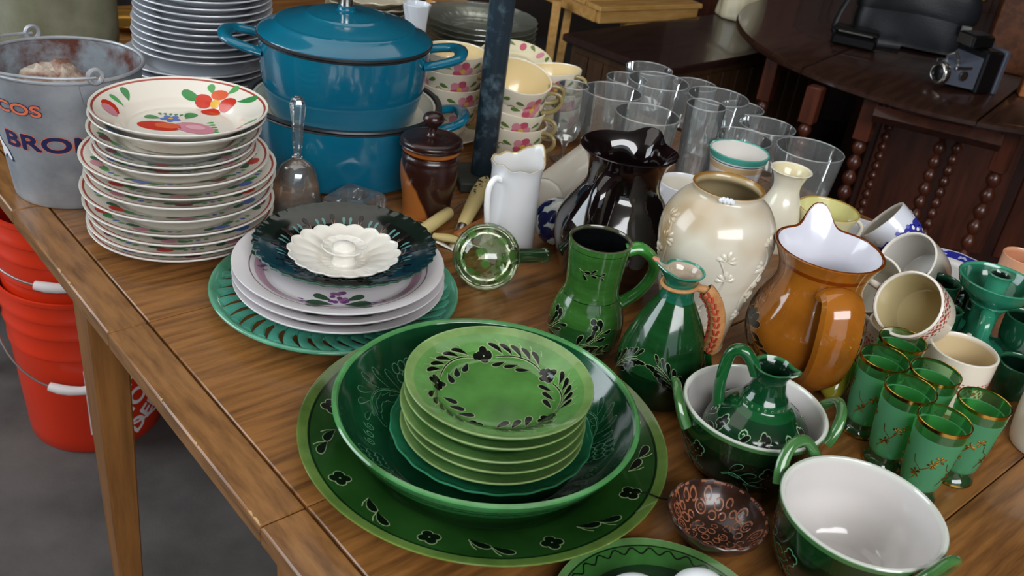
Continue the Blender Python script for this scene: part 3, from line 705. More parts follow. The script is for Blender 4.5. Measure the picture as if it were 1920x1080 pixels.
prof, sd = vessel([(.022, 0), (.024, .006), (.016, .03), (.018, .08), (.02, .15), (.026, .19)], .003, .01, S('#dfe6ee'), S('#dfe6ee'))
o = MB().lathe(prof, 40, lambda t, r, z: (r * (1 + .05 * math.cos(8 * t + z * 90)), z)).build('milk_glass_vase', 'china'); tag(o, 'slim white twisted glass vase beside the cream plates', 'vase'); place(o, P(784, 40, .15) - Vector((0, .03, .15)))
p = P(830, 8, .0); prof, sd = vessel([(.02, 0), (.05, .02), (.055, .06), (.05, .09)], .004, .006, S('#b98a58'), S('#a87a4a'))
o = MB().lathe(prof, 32).build('clay_bowl', 'china'); tag(o, 'tan bowl behind the glass plates', 'bowl'); place(o, (-.25, 2.28, 0))

# ------------------------------------------------------------------ clear drinking glasses
def tumbler(l, r_, tp, bt, z, label, kb=.78, cut=False, foot=False):
    c = P((l + r_) / 2, (tp + bt) / 2, z); R = rad(r_ - l, c)
    t = thing('drinking_glass', label, 'glass', (c.x, c.y, 0), 0, 'clear drinking glasses')
    if foot:
        o = cr([(R * .8, 0), (R * .78, .003), (R * .22, .007), (R * .22, z * .22), (R * .75, z * .34), (R, z * .62), (R * .97, z)], 5)
        MB().lathe([(0, 0)] + o, 48).build('bowl_and_foot', 'clear_glass', t)
        MB().lathe([(r - .0016, q) for r, q in reversed(o) if q > z * .30] + [(0, z * .26)], 48).build('inner_wall', 'clear_glass', t)
    else:
        o = [(R * kb - .002, 0), (R * kb, .003)] + [(R * (kb + (1 - kb) * u ** .9), .003 + (z - .003) * u) for u in (.2, .4, .6, .8, 1)]
        fn = (lambda a, r, q: (r * (1 + .03 * math.cos(10 * a) * (1 if q < z * .45 else 0)), q)) if cut else None
        MB().lathe([(0, 0)] + o, 56, fn).build('outer_wall', 'cut_glass' if cut else 'clear_glass', t)
        MB().lathe([(r - .0018, q) for r, q in reversed(o) if q > .02] + [(R * kb - .006, .011), (0, .010)], 56).build('inner_wall', 'clear_glass', t)
        if cut:
            m = MB(); fq = on_side([(q, r) for r, q in o], R)
            for k in range(10):
                x = R * 2 * PI * k / 10; m.shape(leaf(x, .008, z * .34, .016, PI / 2), fq, WHITE, .0003, .002)
            m.build('cut_star', 'cut_glass', t)
    b = MB(); rr_ = R * (.97 if foot else 1) - .0008; b.tube([(rr_ * math.cos(2 * PI * k / 64), rr_ * math.sin(2 * PI * k / 64), z) for k in range(65)], .0011, 6, cap=False); b.build('rim', 'glass_edge', t); return t
GL = [(1178, 1293, 131, 172, .135, 'tall clear tumbler in the second row of glasses behind the black pitcher'),
      (1094, 1205, 148, 194, .128, 'clear tumbler next to the stemmed flute and rose cups'),
      (1153, 1275, 189, 238, .140, 'wide clear tumbler right behind the black pitcher'),
      (1289, 1405, 157, 205, .118, 'wide clear tumbler behind the small cut glass'),
      (1387, 1492, 214, 258, .085, 'thin clear tumbler behind the teal-rimmed cup and bud vase'),
      (1456, 1583, 253, 308, .112, 'large flared clear tumbler at the table edge behind the yellow cup'),
      (1173, 1262, 111, 146, .080, 'clear tumbler at the back of the glasses, nearest the dark chest'),
      (1137, 1215, 130, 164, .100, 'low clear tumbler at the back behind the flute'),
      (1262, 1345, 141, 176, .085, 'clear tumbler half hidden at the back of the group'),
      (1352, 1433, 185, 219, .075, 'short clear tumbler behind the wide one at the table edge'),
      (1338, 1448, 236, 280, .090, 'clear tumbler directly behind the teal-rimmed cup')]
for g in GL: tumbler(*g)
tumbler(1288, 1362, 182, 212, .150, 'small clear cut glass tumbler with star-cut base', .82, cut=True)
tumbler(1046, 1106, 146, 172, .138, 'slim clear stemmed flute beside the rose cups', foot=True)

# ------------------------------------------------------------------ white pitcher with scalloped gold rim
PX = Vector((-.016, 1.207, 0)); sa = math.radians(50)
t = thing('pitcher', 'tall slim white china pitcher with scalloped gilt rim', 'pitcher', PX)
prof, sd = vessel([(.0385, 0), (.0395, .004), (.0375, .012), (.0365, .05), (.0350, .09), (.0350, .126), (.0375, .142)], .0026, .006, S('#e3e4e6'), S('#dcdcda'), S('#b9a374'))
def pf(a, r, z):
    k = min(max((z - .095) / .047, 0), 1) ** 2; d = (a - sa + PI) % (2 * PI) - PI
    e = (a - sa - PI + PI) % (2 * PI) - PI
    g = math.exp(-(d / .5) ** 2); hb = math.exp(-(e / .45) ** 2)
    return r * (1 + k * (.16 * g)), z + k * (.018 * g + .004 * hb + .0016 * math.cos(9 * a) - .006)
MB().lathe(prof, 96, pf).build('body', 'china', t)
handle_xz([(.034, .118), (.044, .122), (.054, .112), (.055, .09), (.050, .06), (.044, .035), (.038, .022)], [.0045, .0042, .0042, .0042, .004, .004, .004], ang=math.radians(232), flat=1.0).build('handle', 'china', t)

# ------------------------------------------------------------------ rolling pin, mosaic ball, green glass float
a, b_ = P(1022, 372, .034), P(1125, 288, .034); d = (b_ - a).normalized(); mid = a + d * .10
t = thing('rolling_pin', 'white veined marble rolling pin lying behind the white pitcher', 'rolling pin', Vector((mid.x, mid.y, 0)), math.atan2(d.y, d.x))
L_ = .105; b = MB(); b.lathe(cr([(0, -L_), (.026, -L_), (.033, -L_ + .006), (.034, -L_ + .02), (.034, L_ - .02), (.033, L_ - .006), (.026, L_), (0, L_)], 4, True), 48)
b.xform(Matrix.Translation((0, 0, .034)) @ Matrix.Rotation(PI / 2, 4, 'Y')); b.build('barrel', 'marble_white', t)
def ball(r, z0=None, n=24): return [(r * math.sin(PI * k / n), (r if z0 is None else z0) - r * math.cos(PI * k / n)) for k in range(n + 1)]
o = MB().lathe([(r if 0 < i < 24 else 0, z) for i, (r, z) in enumerate(ball(.036))], 48).build('mosaic_ball', 'mosaic'); tag(o, 'cobalt blue and green mosaic spotted glass ball beside the black pitcher', 'ball'); place(o, P(1047, 416, .036) - Vector((0, 0, .036)))
c = P(912, 481, .0445); e = P(1062, 478, .030); ax = (e - c).normalized()
t = thing('glass_ball', 'green mottled glass watering globe with long neck lying on the table', 'glass globe', c, 0, axis=ax)
b = MB(); pr_ = [(r, z - .0445) for r, z in ball(.0445, n=32)]; pr_ = [(0, -.0445)] + [q for q in pr_[1:] if not (q[1] > 0 and q[0] < .011)]
b.lathe(pr_, 64); b.build('globe', 'ball_glass', t)
MB().lathe(cr([(.0125, .0425), (.0105, .05), (.0100, .07), (.0095, .080), (.0092, .088)], 4), 24).build('neck', 'green_neck', t)
MB().lathe(cr([(.0092, .088), (.0105, .089), (.0105, .092), (.007, .092), (.006, .05)], 3), 24).build('neck_lip', 'green_neck', t)

# ------------------------------------------------------------------ kitchen tools between jar and pitcher
def rod(name, parts, label, cat):
    t = thing(name, label, cat, (0, 0, 0)); base = Vector(parts[0][1][0]); t.location = (base.x, base.y, T)
    for nm, pts, r, mat, flat, col in parts:
        q = [Vector(x) - Vector((base.x, base.y, 0)) for x in pts]; m = MB().tube(q, r, 16, flat, col=col); m.build(nm, mat, t)
    return t
a, b_ = P(912, 333, .034), P(867, 424, .012)
iv = S('#f4ecd0')
def lerp(a, b, k): return a + (b - a) * k
h1 = rod('server_handle', [('handle', [lerp(a, b_, k) for k in (0, .08, .3, .6, .9, 1)], [.004, .010, .013, .0125, .010, .008], 'ivory', .7, iv),
      ('ferrule', [lerp(a, b_, k) for k in (1.0, 1.04, 1.12)], [.0085, .009, .007], 'steel', .8, WHITE), ('blade', [lerp(a, b_, 1.12), lerp(a, b_, 1.4) + Vector((0, 0, -.003)), P(820, 452, .004)], [.004, .010, .006], 'steel', .25, WHITE)],
      'cake server with ivory handle painted with a dark floral spray', 'utensil')
b = MB(); d = (b_ - a); base = Vector((h1.location.x, h1.location.y, 0)); up_ = Vector((0, -.4, .9)); sd_ = d.normalized().cross(up_).normalized(); up_ = sd_.cross(d.normalized()).normalized()
for k in range(16):
    u = .08 + .42 * random.random(); s_ = random.uniform(-.006, .006); c = lerp(a, b_, u) - base + sd_ * s_ + up_ * .0126; w_ = random.uniform(.002, .0042); q = random.random() * 3
    X = (d.normalized() * math.cos(q) + sd_ * math.sin(q)) * w_; Y = (sd_ * math.cos(q) - d.normalized() * math.sin(q)) * w_ * .5
    b.add([c + X, c + Y, c - X, c - Y], [(0, 1, 2, 3)], S('#1b1c24'))
b.build('painted_spray', 'ivory', h1, smooth=False)
a, b_ = P(842, 398, .012), P(788, 436, .012)
rod('ice_pick', [('handle', [lerp(a, b_, k) for k in (0, .04, .5, .95, 1)], [.008, .0098, .0098, .0098, .008], 'ivory', 1, S('#efe9d0')), ('spike', [lerp(a, b_, -.02), lerp(a, P(893, 360, .006), 1)], [.0016, .0012], 'steel', 1, WHITE)], 'steel pick with plain ivory coloured handle', 'utensil')
a, b_ = P(812, 442, .008), P(862, 450, .008)
rod('butter_knife', [('handle', [a, lerp(a, b_, .5), b_], [.006, .009, .007], 'ivory', .6, iv), ('blade', [b_, b_ + (b_ - a) * .6 + Vector((.02, -.01, -.003))], [.006, .003], 'steel', .3, WHITE)], 'short flat ivory handled butter knife beside the green globe', 'utensil')
a, b_ = P(940, 398, .018), P(856, 444, .012)
rod('wooden_spoon', [('handle', [lerp(a, b_, k) for k in (0, .3, .7, .95, 1)], [.006, .008, .009, .010, .006], 'orange_wood', .6, WHITE)], 'orange brown wooden handle lying behind the green globe', 'utensil')

# ------------------------------------------------------------------ plates in the middle: pierced teal, lilac banded, dark scalloped, egg dish
QX = Vector((-.2155, 1.003, 0))
TEAL, TEAL2 = S('#55a894'), S('#3a8f7e')
t = thing('pierced_plate', 'large teal plate with pierced rim of slanting slots under three white plates', 'plate', QX)
R = .151; ri, ro = .098, .138
prof = [(0, .006, TEAL), (.085, .006, TEAL), (ri, .0085, TEAL2), (ri + .0005, .0055, TEAL2), (.082, .002, TEAL), (.080, 0, TEAL), (.076, 0, TEAL), (.074, .002, TEAL), (0, .002, TEAL)]
MB().lathe(prof, 80).build('centre', 'green_plain', t)
prof = cr([(ro, .0185), (ro + .004, .0215), (R - .003, .0245), (R, .0235), (R, .021), (R - .004, .0195), (ro + .002, .0160), (ro - .0008, .0165), (ro, .0185)], 3)
MB().lathe([(r, z, S('#62ad90')) for r, z in prof], 96).build('rim', 'green_plain', t)
nb = 40
for k in range(nb):
    b = MB(); a0 = 2 * PI * k / nb; pts = []; rr = []
    for q in range(7):
        u = q / 6; r = ri - .003 + (ro - ri + .005) * u; a = a0 + .20 * u - .03 * math.sin(PI * u); pts.append((r * math.cos(a), r * math.sin(a), .0075 + .0105 * u)); rr.append(.0050 + .0026 * abs(u - .45) * 2)
    b.tube(pts, rr, 8, .42, up=(0, 0, 1), col=TEAL); b.build('rib', 'green_plain', t)
for i, zr in enumerate((.058, .0465, .035)):
    R = .1285 if i else .128
    WH = S('#e2dee0')
    prof, top = plate_prof(R, .021, ci=WH, well=.68, bands=((.70, .79, S('#c9a3b4')), (.83, .842, S('#8a6a78')), (.0, .0001, WH)))
    o = MB().lathe(prof, 80).build('dinner_plate', 'china')
    lab = ['white plate with lilac bands and grapes, directly under the dark scalloped plate', 'middle white plate of the three on the teal plate', 'lowest white plate of the three, resting on the teal plate'][i]
    tag(o, lab, 'plate', 'white plates on the teal plate'); place(o, Vector((-.2135, 1.008, zr - .021)) + Vector((.001 * i, -.001 * i, 0)))
    f = on_top(top); m = MB(); rnd = random.Random(5 + i)
    for a0 in (-1.35, .75, 2.85):
        def pt_(u, v): return ((.088 + v) * math.cos(a0 + u), (.088 + v) * math.sin(a0 + u))
        for sg in (-1, 1):
            for (u, v, l, w_, g) in ((.07, -.004, .032, .018, .15), (.12, .004, .028, .016, -.3), (.10, -.012, .026, .014, .6)):
                x, y = pt_(sg * u, v); m.shape(leaf(x, y, l, w_, a0 + sg * (PI / 2 + g) * 1.0), f, S('#3d5a44'), .0004)
        for k in range(16):
            u, v = rnd.uniform(-.12, .12), rnd.uniform(-.004, .022); x, y = pt_(u, v - .03); m.shape(oval(x, y, .0034), f, S('#7a4a86') if k % 2 else S('#a06a9a'), .0005)
        for k in range(7):
            for sg in (-1, 1): x, y = pt_(sg * (.3 + .05 * k), -.004 + .003 * (k % 3)); m.shape(leaf(x, y, .008, .004, a0 + 1), f, S('#7d5a90'), .0004)
    m.build('painted_grapes', 'paint', o)
DK, DK2 = S('#16241d'), S('#2a3d33')
R = .1125
prof, top = plate_prof(R, .024, ci=S('#101612'), co=S('#2a2c18'), cr_=S('#4f7466'), well=.60, bands=((.80, .975, S('#16261f')),), th=.004)
o = MB().lathe(prof, 160, lambda t, r, z: (r * (1 + (.011 * math.cos(40 * t) if r > .105 else 0)), z)).build('scalloped_plate', 'green_plain')
tag(o, 'dark green black plate with scalloped edge and turquoise dabs, holding the white shell dish', 'plate'); place(o, (-.2125, 1.0335, .046))
f = on_top(top); m = MB()
for k in range(14):
    a = 2 * PI * k / 14 + .2; c, s_ = math.cos(a), math.sin(a)
    m.shape(leaf(.066 * c, .066 * s_, .022, .0065, a), f, S('#a07a66'), .0004); m.shape(leaf(.072 * c, .072 * s_, .018, .008, a), f, S('#120c0a'), .0006)
    for dq in (.16, .27):
        c, s_ = math.cos(a + dq), math.sin(a + dq); m.shape(leaf(.070 * c, .070 * s_, .014, .0052, a + dq), f, S('#5f928c'), .0005)
        m.shape(oval(.066 * c, .066 * s_, .0018), f, S('#8fbfb4'), .0006)
m.build('slip_dabs', 'paint', o)
# white shell-moulded egg dish
t = thing('egg_dish', 'white scalloped shell dish with raised egg cup in its centre', 'dish', (-.2065, .9985, .0545))
EW = S('#ece8de')
def scal(n, amp):
    return lambda a, r, z: (r * (1 + amp * abs(math.sin(n * a / 2)) * min(r / .055, 1) ** 2 - amp * .4), z + (.0016 * abs(math.sin(n * a / 2)) * min(r / .06, 1) if r > .02 else 0))
prof, top = plate_prof(.0655, .022, ci=EW, well=.42, foot=.45)
MB().lathe(prof, 144, scal(18, .07)).build('dish', 'china', t)
MB().lathe(cr([(.0155, .0055), (.0135, .008), (.0130, .018), (.0160, .021)], 3), 48, col=EW).build('pedestal', 'china', t)
prof2, _ = plate_prof(.0275, .0085, ci=EW, well=.45, foot=.5, z0=.003)
q = MB().lathe([(r, z + .0195, c) for r, z, c in prof2], 96, scal(14, .06)); q.build('cup_rim', 'china', t)
b = MB(); b.lathe([(0, .0325, EW), (.006, .032, EW), (.0115, .0285, EW), (.013, .0225, EW), (0, .0225, EW)], 32, lambda a, r, z: (r * (1.1 if abs(math.cos(a)) > .5 else 1), z)); b.build('centre_boss', 'china', t)

# ------------------------------------------------------------------ green pottery plates in front
GP = Vector((-.0067, .752, 0))
GRB, GRD, GRL, GRV = S('#2c6b22'), S('#0d4a26'), S('#6fa84a'), S('#0a3a1e')
t = thing('platter', 'large round green pottery platter with black leaf border, under the green bowl', 'platter', GP)
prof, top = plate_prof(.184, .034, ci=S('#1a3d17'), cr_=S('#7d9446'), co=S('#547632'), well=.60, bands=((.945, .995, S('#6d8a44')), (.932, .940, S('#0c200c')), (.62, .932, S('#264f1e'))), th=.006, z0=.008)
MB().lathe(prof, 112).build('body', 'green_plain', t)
f = on_top(top); mp, md = MB(), MB()
for k in range(9):
    a = 2 * PI * k / 9 + 3.3; r = .157
    pth = arc(r, a, a + .28, 6, .004)
    for q in range(2):
        aa = a + .02 + .13 * q; rr_ = r - .010 + .008 * q; x, y = rr_ * math.cos(aa), rr_ * math.sin(aa)
        mp.shape(leaf(x - .0006 * math.cos(aa + .95), y - .0006 * math.sin(aa + .95), .0230, .0125, aa + .95, bend=.18), f, WHITE, .0004); md.shape(leaf(x, y, .0215, .0106, aa + .95, bend=.18), f, WHITE, .0007)
        mp.stroke([(x, y), (x + .010 * math.cos(aa + .35), y + .010 * math.sin(aa + .35)), (x + .016 * math.cos(aa + .5), y + .016 * math.sin(aa + .5))], .0010, f, WHITE, .0004)
    dots(mp, md, f, r * math.cos(a + .50), r * math.sin(a + .50), .0052)
mp.build('scratched_outline', 'motif_pale', t); md.build('black_leaves', 'motif_black', t)

t = thing('pottery_bowl', 'wide dark green pottery bowl with scratched grape motifs, holding a stack of plates', 'bowl', Vector((-.0077, .744, .010)))
prof, sd = vessel([(.085, 0), (.088, .003), (.105, .012), (.132, .034), (.1455, .054), (.1495, .062)], .006, .008, S('#37804a'), S('#144e30'), S('#64a868'), bands=((.052, .062, S('#4f9a5c')),))
MB().lathe(prof, 112).build('body', 'green_plain', t)
m = MB(); fo = on_side(sd, .14)
m.stroke([(.14 * 2 * PI * k / 240, .0475 + .0009 * math.sin(k * 1.7)) for k in range(241)], .0011, fo); m.stroke([(.14 * 2 * PI * k / 200, .0525) for k in range(201)], .0008, fo); m.build('incised_lines', 'motif_black', t)
inn = sorted((r - .006, z) for z, r in sd); f = on_top([(0, .008), (.08, .008)] + [q for q in inn if q[0] > .082])
mp, md = MB(), MB(); LIN = S('#6f8f6a')
for k in range(5):
    a = 2 * PI * k / 5 + 2.55
    pth = [((.100 + .020 * math.sin(u * 2.6)) * math.cos(a + .55 * u), (.100 + .020 * math.sin(u * 2.6)) * math.sin(a + .55 * u)) for u in [q / 10 for q in range(11)]]
    sprig(mp, md, f, pth, 6, .020, .0075, .9, col=WHITE, stem=.0008, edge=.0006)
    for q in range(9):
        rr_ = .116 + .0085 * (q % 3 - 1); aa = a - .16 + .065 * (q // 3); mp.shape(oval(rr_ * math.cos(aa), rr_ * math.sin(aa), .0046), f, WHITE, .0003); md.shape(oval(rr_ * math.cos(aa), rr_ * math.sin(aa), .0038), f, WHITE, .0005, .0008)
    for q in range(3):
        aa = a + .72 + .1 * q; sp = [((.112 + .006 * math.cos(s_ * .9) * (1 - s_ / 12)) * math.cos(aa + .045 * math.sin(s_ * .9) * (1 - s_ / 12)), (.112 + .006 * math.cos(s_ * .9) * (1 - s_ / 12)) * math.sin(aa + .045 * math.sin(s_ * .9) * (1 - s_ / 12))) for s_ in range(11)]
        mp.stroke(sp, .0009, f)
M('scratch_green', '#5f9a72', .3, coat=.3); M('dark_green_fill', '#0a3a24', .15, coat=.6)
mp.build('scratched_outline', 'scratch_green', t); md.build('relief_leaves', 'dark_green_fill', t)

sx = Vector((-.0005, .737, 0))
prof, top = plate_prof(.0995, .030, ci=S('#1d7050'), co=S('#2f8f6c'), cr_=S('#3f9f7a'), well=.60, th=.005)
o = MB().lathe(prof, 160, lambda a, r, z: (r * (1 + (.006 * math.cos(22 * a) if r > .09 else 0)), z)).build('wavy_dish', 'green_plain'); tag(o, 'teal-green dish with wavy pie-crust edge, lowest of the small plate stack', 'dish'); place(o, sx + Vector((0, 0, .0195)))
o = None
for i in range(5):                                    # from the bottom
    top_one = i == 4; R = .0905 if top_one else .0900 - .0012 * ((4 - i) % 2)
    prof, top = plate_prof(R, .024, ci=S('#5c9648'), cr_=S('#a3bf80'), co=S('#86ac68'), well=.62, th=.0065, bands=((.90, .995, S('#93b670')), (.70, .90, S('#74ac60'))))
    o = MB().lathe(prof, 96).build('small_plate', 'green_plain')
    tag(o, 'light green pottery plate with black feather wreath, topmost of its stack' if top_one else nth(4 - i, 'light green pottery plate', 5) + ' in the small stack' if i else 'lowest light green pottery plate, resting in the wavy teal dish', 'plate', 'small green pottery plates')
    place(o, sx + Vector((.0015 * math.sin(i * 2.1), .001 * math.cos(i * 1.7), .0290 + i * .0132)))
f = on_top(top); mp, md = MB(), MB()
for k in range(5):
    a = 2 * PI * k / 5 + .62
    pth = arc(.058, a + .16, a + 1.08, 12, .003)
    for q in range(5):
        aa = a + .30 + .165 * q; x, y = .0605 * math.cos(aa), .0605 * math.sin(aa); g = aa + .80
        mp.shape(leaf(x - .001 * math.cos(g), y - .001 * math.sin(g), .0195, .0084, g, bend=.32), f, WHITE, .0003); md.shape(leaf(x + .0006 * math.cos(g), y + .0006 * math.sin(g), .0165, .0064, g, bend=.32), f, WHITE, .0006)
        mp.stroke([(x * .985, y * .985), (x + .012 * math.cos(g - .30), y + .012 * math.sin(g - .30)), (x + .017 * math.cos(g - .18), y + .017 * math.sin(g - .18))], .0009, f)
        if q < 3:
            aa = a + .36 + .26 * q; x, y = .0555 * math.cos(aa), .0555 * math.sin(aa); g = aa + PI - .70
            mp.shape(leaf(x, y, .0185, .0098, g, bend=-.06), f, WHITE, .0003); md.shape(leaf(x + .0014 * math.cos(g), y + .0014 * math.sin(g), .0160, .0078, g, bend=-.06), f, WHITE, .0006)
    md.stroke(pth, .0008, f, WHITE, .0006); mp.stroke(pth, .0020, f)
    dots(mp, md, f, .0585 * math.cos(a + .03), .0585 * math.sin(a + .03), .0044)
    md.shape(oval(.0585 * math.cos(a + .17), .0585 * math.sin(a + .17), .003), f, WHITE, .0006)
mp.build('scratched_outline', 'motif_pale', o); md.build('black_wreath', 'motif_black', o)

# ------------------------------------------------------------------ black pitcher
KX = Vector((.125, 1.160, 0)); ka = math.radians(62)
t = thing('pitcher', 'large glossy black pitcher with pinched spout behind the green jug', 'pitcher', KX)
prof, sd = vessel([(.055, 0), (.058, .004), (.070, .03), (.080, .065), (.078, .095), (.062, .125), (.050, .145), (.049, .165), (.055, .183), (.0645, .196)], .004, .006)
MB().lathe(prof, 88, spout(ka, .012, .30, .15, .196, .008, .005)).build('body', 'black_glaze', t)
handle_xz([(.052, .172), (.068, .172), (.086, .160), (.094, .132), (.092, .105), (.076, .078)], [.010, .0095, .009, .009, .009, .011], ang=math.radians(247), flat=1.35).build('handle', 'black_glaze', t)

# ------------------------------------------------------------------ green jug with handle
t = thing('jug', 'green pottery jug with side handle, black inside and leafy scratched belly', 'jug', (.093, .976, 0))
prof, sd = vessel([(.034, 0), (.036, .003), (.0435, .025), (.0445, .045), (.039, .068), (.0325, .085), (.0325, .105), (.0345, .13), (.0368, .150)], .0035, .006, S('#3d7030'), S('#0c0e10'), S('#5c5a48'), bands=((.0, .022, S('#16391a')), (.022, .05, S('#275426')), (.0800, .0808, S('#0c2a0c')), (.1425, .1432, S('#0c2a0c'))))
MB().lathe(prof, 72).build('body', 'green_glaze', t)
handle_xz([(.033, .138), (.048, .142), (.066, .128), (.068, .108), (.056, .084), (.036, .066)], [.008, .0075, .007, .007, .007, .008], ang=math.radians(8), flat=1.2, col=S('#3f8a3a')).build('handle', 'green_glaze', t)
f = on_side(sd, .043); mp, md = MB(), MB(); fa = .043 * face((.093, .976))
for k in range(5):
    x = fa + .043 * (2 * PI * k / 5 + .25)
    sprig(mp, md, f, [(x - .02 + .004 * i, .022 + .0035 * i + .002 * math.sin(i)) for i in range(9)], 4, .016, .0072, .8, edge=.0006)
    sprig(mp, md, f, [(x - .004, .012), (x + .006, .020), (x + .018, .024)], 3, .014, .006, .8, edge=.0005)
    dots(mp, md, f, x + .003, .0600, .0042, 3)
for k in range(3):
    x = fa + .043 * (k * 2.1 - .1); sprig(mp, md, f, [(x - .02, .122), (x - .008, .118), (x + .004, .121), (x + .018, .119)], 3, .010, .005, .7, edge=.0004)
mp.build('scratched_outline', 'motif_pale', t); md.build('black_leaves', 'motif_black', t)

# ------------------------------------------------------------------ green jug with wicker handle
wp = Vector((.180, .908, 0)); wl = math.radians(186)
t = thing('jug', 'dark green conical jug with pale pinched lip and red-woven wicker handle', 'jug', wp)
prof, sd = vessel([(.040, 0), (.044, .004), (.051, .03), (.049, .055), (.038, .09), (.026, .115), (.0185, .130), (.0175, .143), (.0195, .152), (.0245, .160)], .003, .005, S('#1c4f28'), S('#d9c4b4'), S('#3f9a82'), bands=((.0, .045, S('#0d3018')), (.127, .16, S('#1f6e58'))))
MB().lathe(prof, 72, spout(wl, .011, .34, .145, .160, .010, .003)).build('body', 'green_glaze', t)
b = MB(); b.tube([(-.0285, -.004, .169), (-.033, -.0035, .1705), (-.0355, -.003, .1715)], [.004, .004, .002], 8, .6); b.build('chipped_lip', 'clay', t, label='chipped brown tip of the lip')
ha_ = math.radians(-12); hz = [(.018, .143), (.030, .142), (.042, .128), (.049, .108), (.050, .085), (.046, .068)]
q = cr([(x, z, 0.0) for x, z in hz], 8)
handle_xz(hz, [.004, .005, .0065, .007, .0065, .004], ang=ha_, n=8).build('wicker_core', 'wicker', t)
c, s_ = math.cos(ha_), math.sin(ha_)
for i in range(8, len(q) - 3, 1):
    x, z, _ = q[i]; dx, dz = q[min(i + 1, len(q) - 1)][0] - q[i - 1][0], q[min(i + 1, len(q) - 1)][1] - q[i - 1][1]; l = math.hypot(dx, dz); nx, nz = -dz / l, dx / l
    for o_, mt in ((0, 'wicker'),):
        b = MB(); b.tube([((x + nx * .0075 * math.cos(a)) * c - .0082 * math.sin(a) * s_, (x + nx * .0075 * math.cos(a)) * s_ + .0082 * math.sin(a) * c, z + nz * .0075 * math.cos(a)) for a in [2 * PI * k / 16 for k in range(17)]], .00155, 6, cap=False); b.build('wicker_coil', mt, t)
    if i % 3 == 0:
        b = MB()
        for sg in (-1, 1):
            nn = Vector((nx * c, nx * s_, nz)); ee = Vector((-s_, c, 0)); pc = Vector((x * c, x * s_, z)); tt = Vector((dx * c, dx * s_, dz)).normalized()
            b.tube([pc - nn * .0088 + ee * (.003 * sg) - tt * .003, pc - nn * .0092 + ee * (.003 * sg), pc - nn * .0088 + ee * (.001 * sg) + tt * .003], .0014, 6)
            b.tube([pc + ee * (-.0093) + nn * (.003 * sg) - tt * .003, pc + ee * (-.0095) + nn * (.001 * sg) + tt * .003], .0013, 6)
        b.build('red_weave', 'wicker_red', t)
MB().tube([(.0195 * math.cos(a), .0195 * math.sin(a), .1435 + .002 * math.cos(a)) for a in [2 * PI * k / 32 for k in range(33)]], .0022, 8, cap=False).build('neck_tie', 'wicker', t)
MB().tube([(.046 * c, .046 * s_, .070), (.049 * c, .049 * s_, .060), (.052 * c, .052 * s_, .052), (.046 * c, .046 * s_, .048)], .0045, 10, col=S('#155a26')).build('handle_lug', 'green_glaze', t)
f = on_side(sd, .05); mp, md = MB(), MB(); fa = .05 * face(wp)
for x, fl in ((fa - .045, 1), (fa + .012, -1), (fa + .065, 1), (fa + .12, 1), (fa - .1, 1)):
    sprig(mp, md, f, [(x + fl * (-.016 + .004 * i), .030 + .0065 * i - .0003 * i * i) for i in range(9)], 5, .017, .0075, .8, edge=.0006)
mp.build('scratched_outline', 'motif_pale', t); md.build('black_leaves', 'motif_black', t)

# ------------------------------------------------------------------ cream embossed vase
VX = Vector((.233, 1.032, 0))
t = thing('vase', 'tall cream porcelain vase with raised ivy leaves and gilt chipped rim', 'vase', VX)
prof, sd = vessel([(.040, 0), (.042, .004), (.0415, .015), (.048, .05), (.061, .10), (.069, .145), (.0665, .172), (.055, .193), (.043, .204), (.0405, .209), (.0425, .214)], .0035, .006, WHITE, S('#d8c9a8'), S('#b48a4a'))
MB().lathe(prof, 88).build('body', 'vase_glaze', t)
f = on_side(sd, .06); m = MB(); fa = .06 * face(VX); rnd = random.Random(4)
def ivy(x, y, s_, a):
    for k in range(5): m.shape(leaf(x, y, s_ * (1 if k == 2 else .8), s_ * .55, a + (k - 2) * .75, 12), f, WHITE, .0002, .0022)
vines = [[(-.055 + .004 * math.sin(i * .8), .175 - .012 * i) for i in range(8)], [(.010 + .010 * math.sin(i * .7), .150 - .013 * i) for i in range(9)], [(.060 + .008 * math.sin(i * .8), .165 - .012 * i) for i in range(9)], [(-.02 + .012 * math.sin(i * .6), .075 - .008 * i) for i in range(7)]]
for v in vines:
    pth = cr([(fa + x, y, 0.0) for x, y in v], 3); m.stroke([(q[0], q[1]) for q in pth], .0028, f, WHITE, .0002, .0014)
    for i, (x, y) in enumerate(v):
        if i % 2 == 0: ivy(fa + x + rnd.uniform(-.012, .012), y, .014, rnd.uniform(0, 6.2))
for x0 in (-.17, .13, .2): 
    for i in range(5): ivy(fa + x0 + rnd.uniform(-.01, .01), .165 - .022 * i, .014, rnd.uniform(0, 6))
m.build('raised_leaves', 'vase_glaze', t)
b = MB(); ca = face(VX) + .05
for k in range(7): b.lathe(ball(.0032, n=6), 8); b.xform(Matrix.Translation((.0425 * math.cos(ca + .05 * (k - 3)), .0425 * math.sin(ca + .05 * (k - 3)), .2085 + .0015 * (k % 2))), len(b.v) - 8 * 5 - 2)
b.build('glued_chip', 'bead_white', t, label='white blob where the rim is chipped')

# ------------------------------------------------------------------ amber pitcher
AX = Vector((.352, .984, 0)); aa_ = math.radians(92)
t = thing('pitcher', 'amber brown glazed pitcher with white inside, tall spout and black flowers', 'pitcher', AX)
prof, sd = vessel([(.040, 0), (.043, .004), (.056, .025), (.067, .055), (.068, .080), (.059, .108), (.051, .128), (.050, .142), (.054, .158), (.0625, .176)], .004, .006, WHITE, S('#dfe0ea'), S('#c9a070'), bands=((.155, .1605, S('#c89a60')),))
MB().lathe(prof, 88, spout(aa_, .010, .27, .125, .176, .024, .003)).build('body', 'amber_glaze', t)
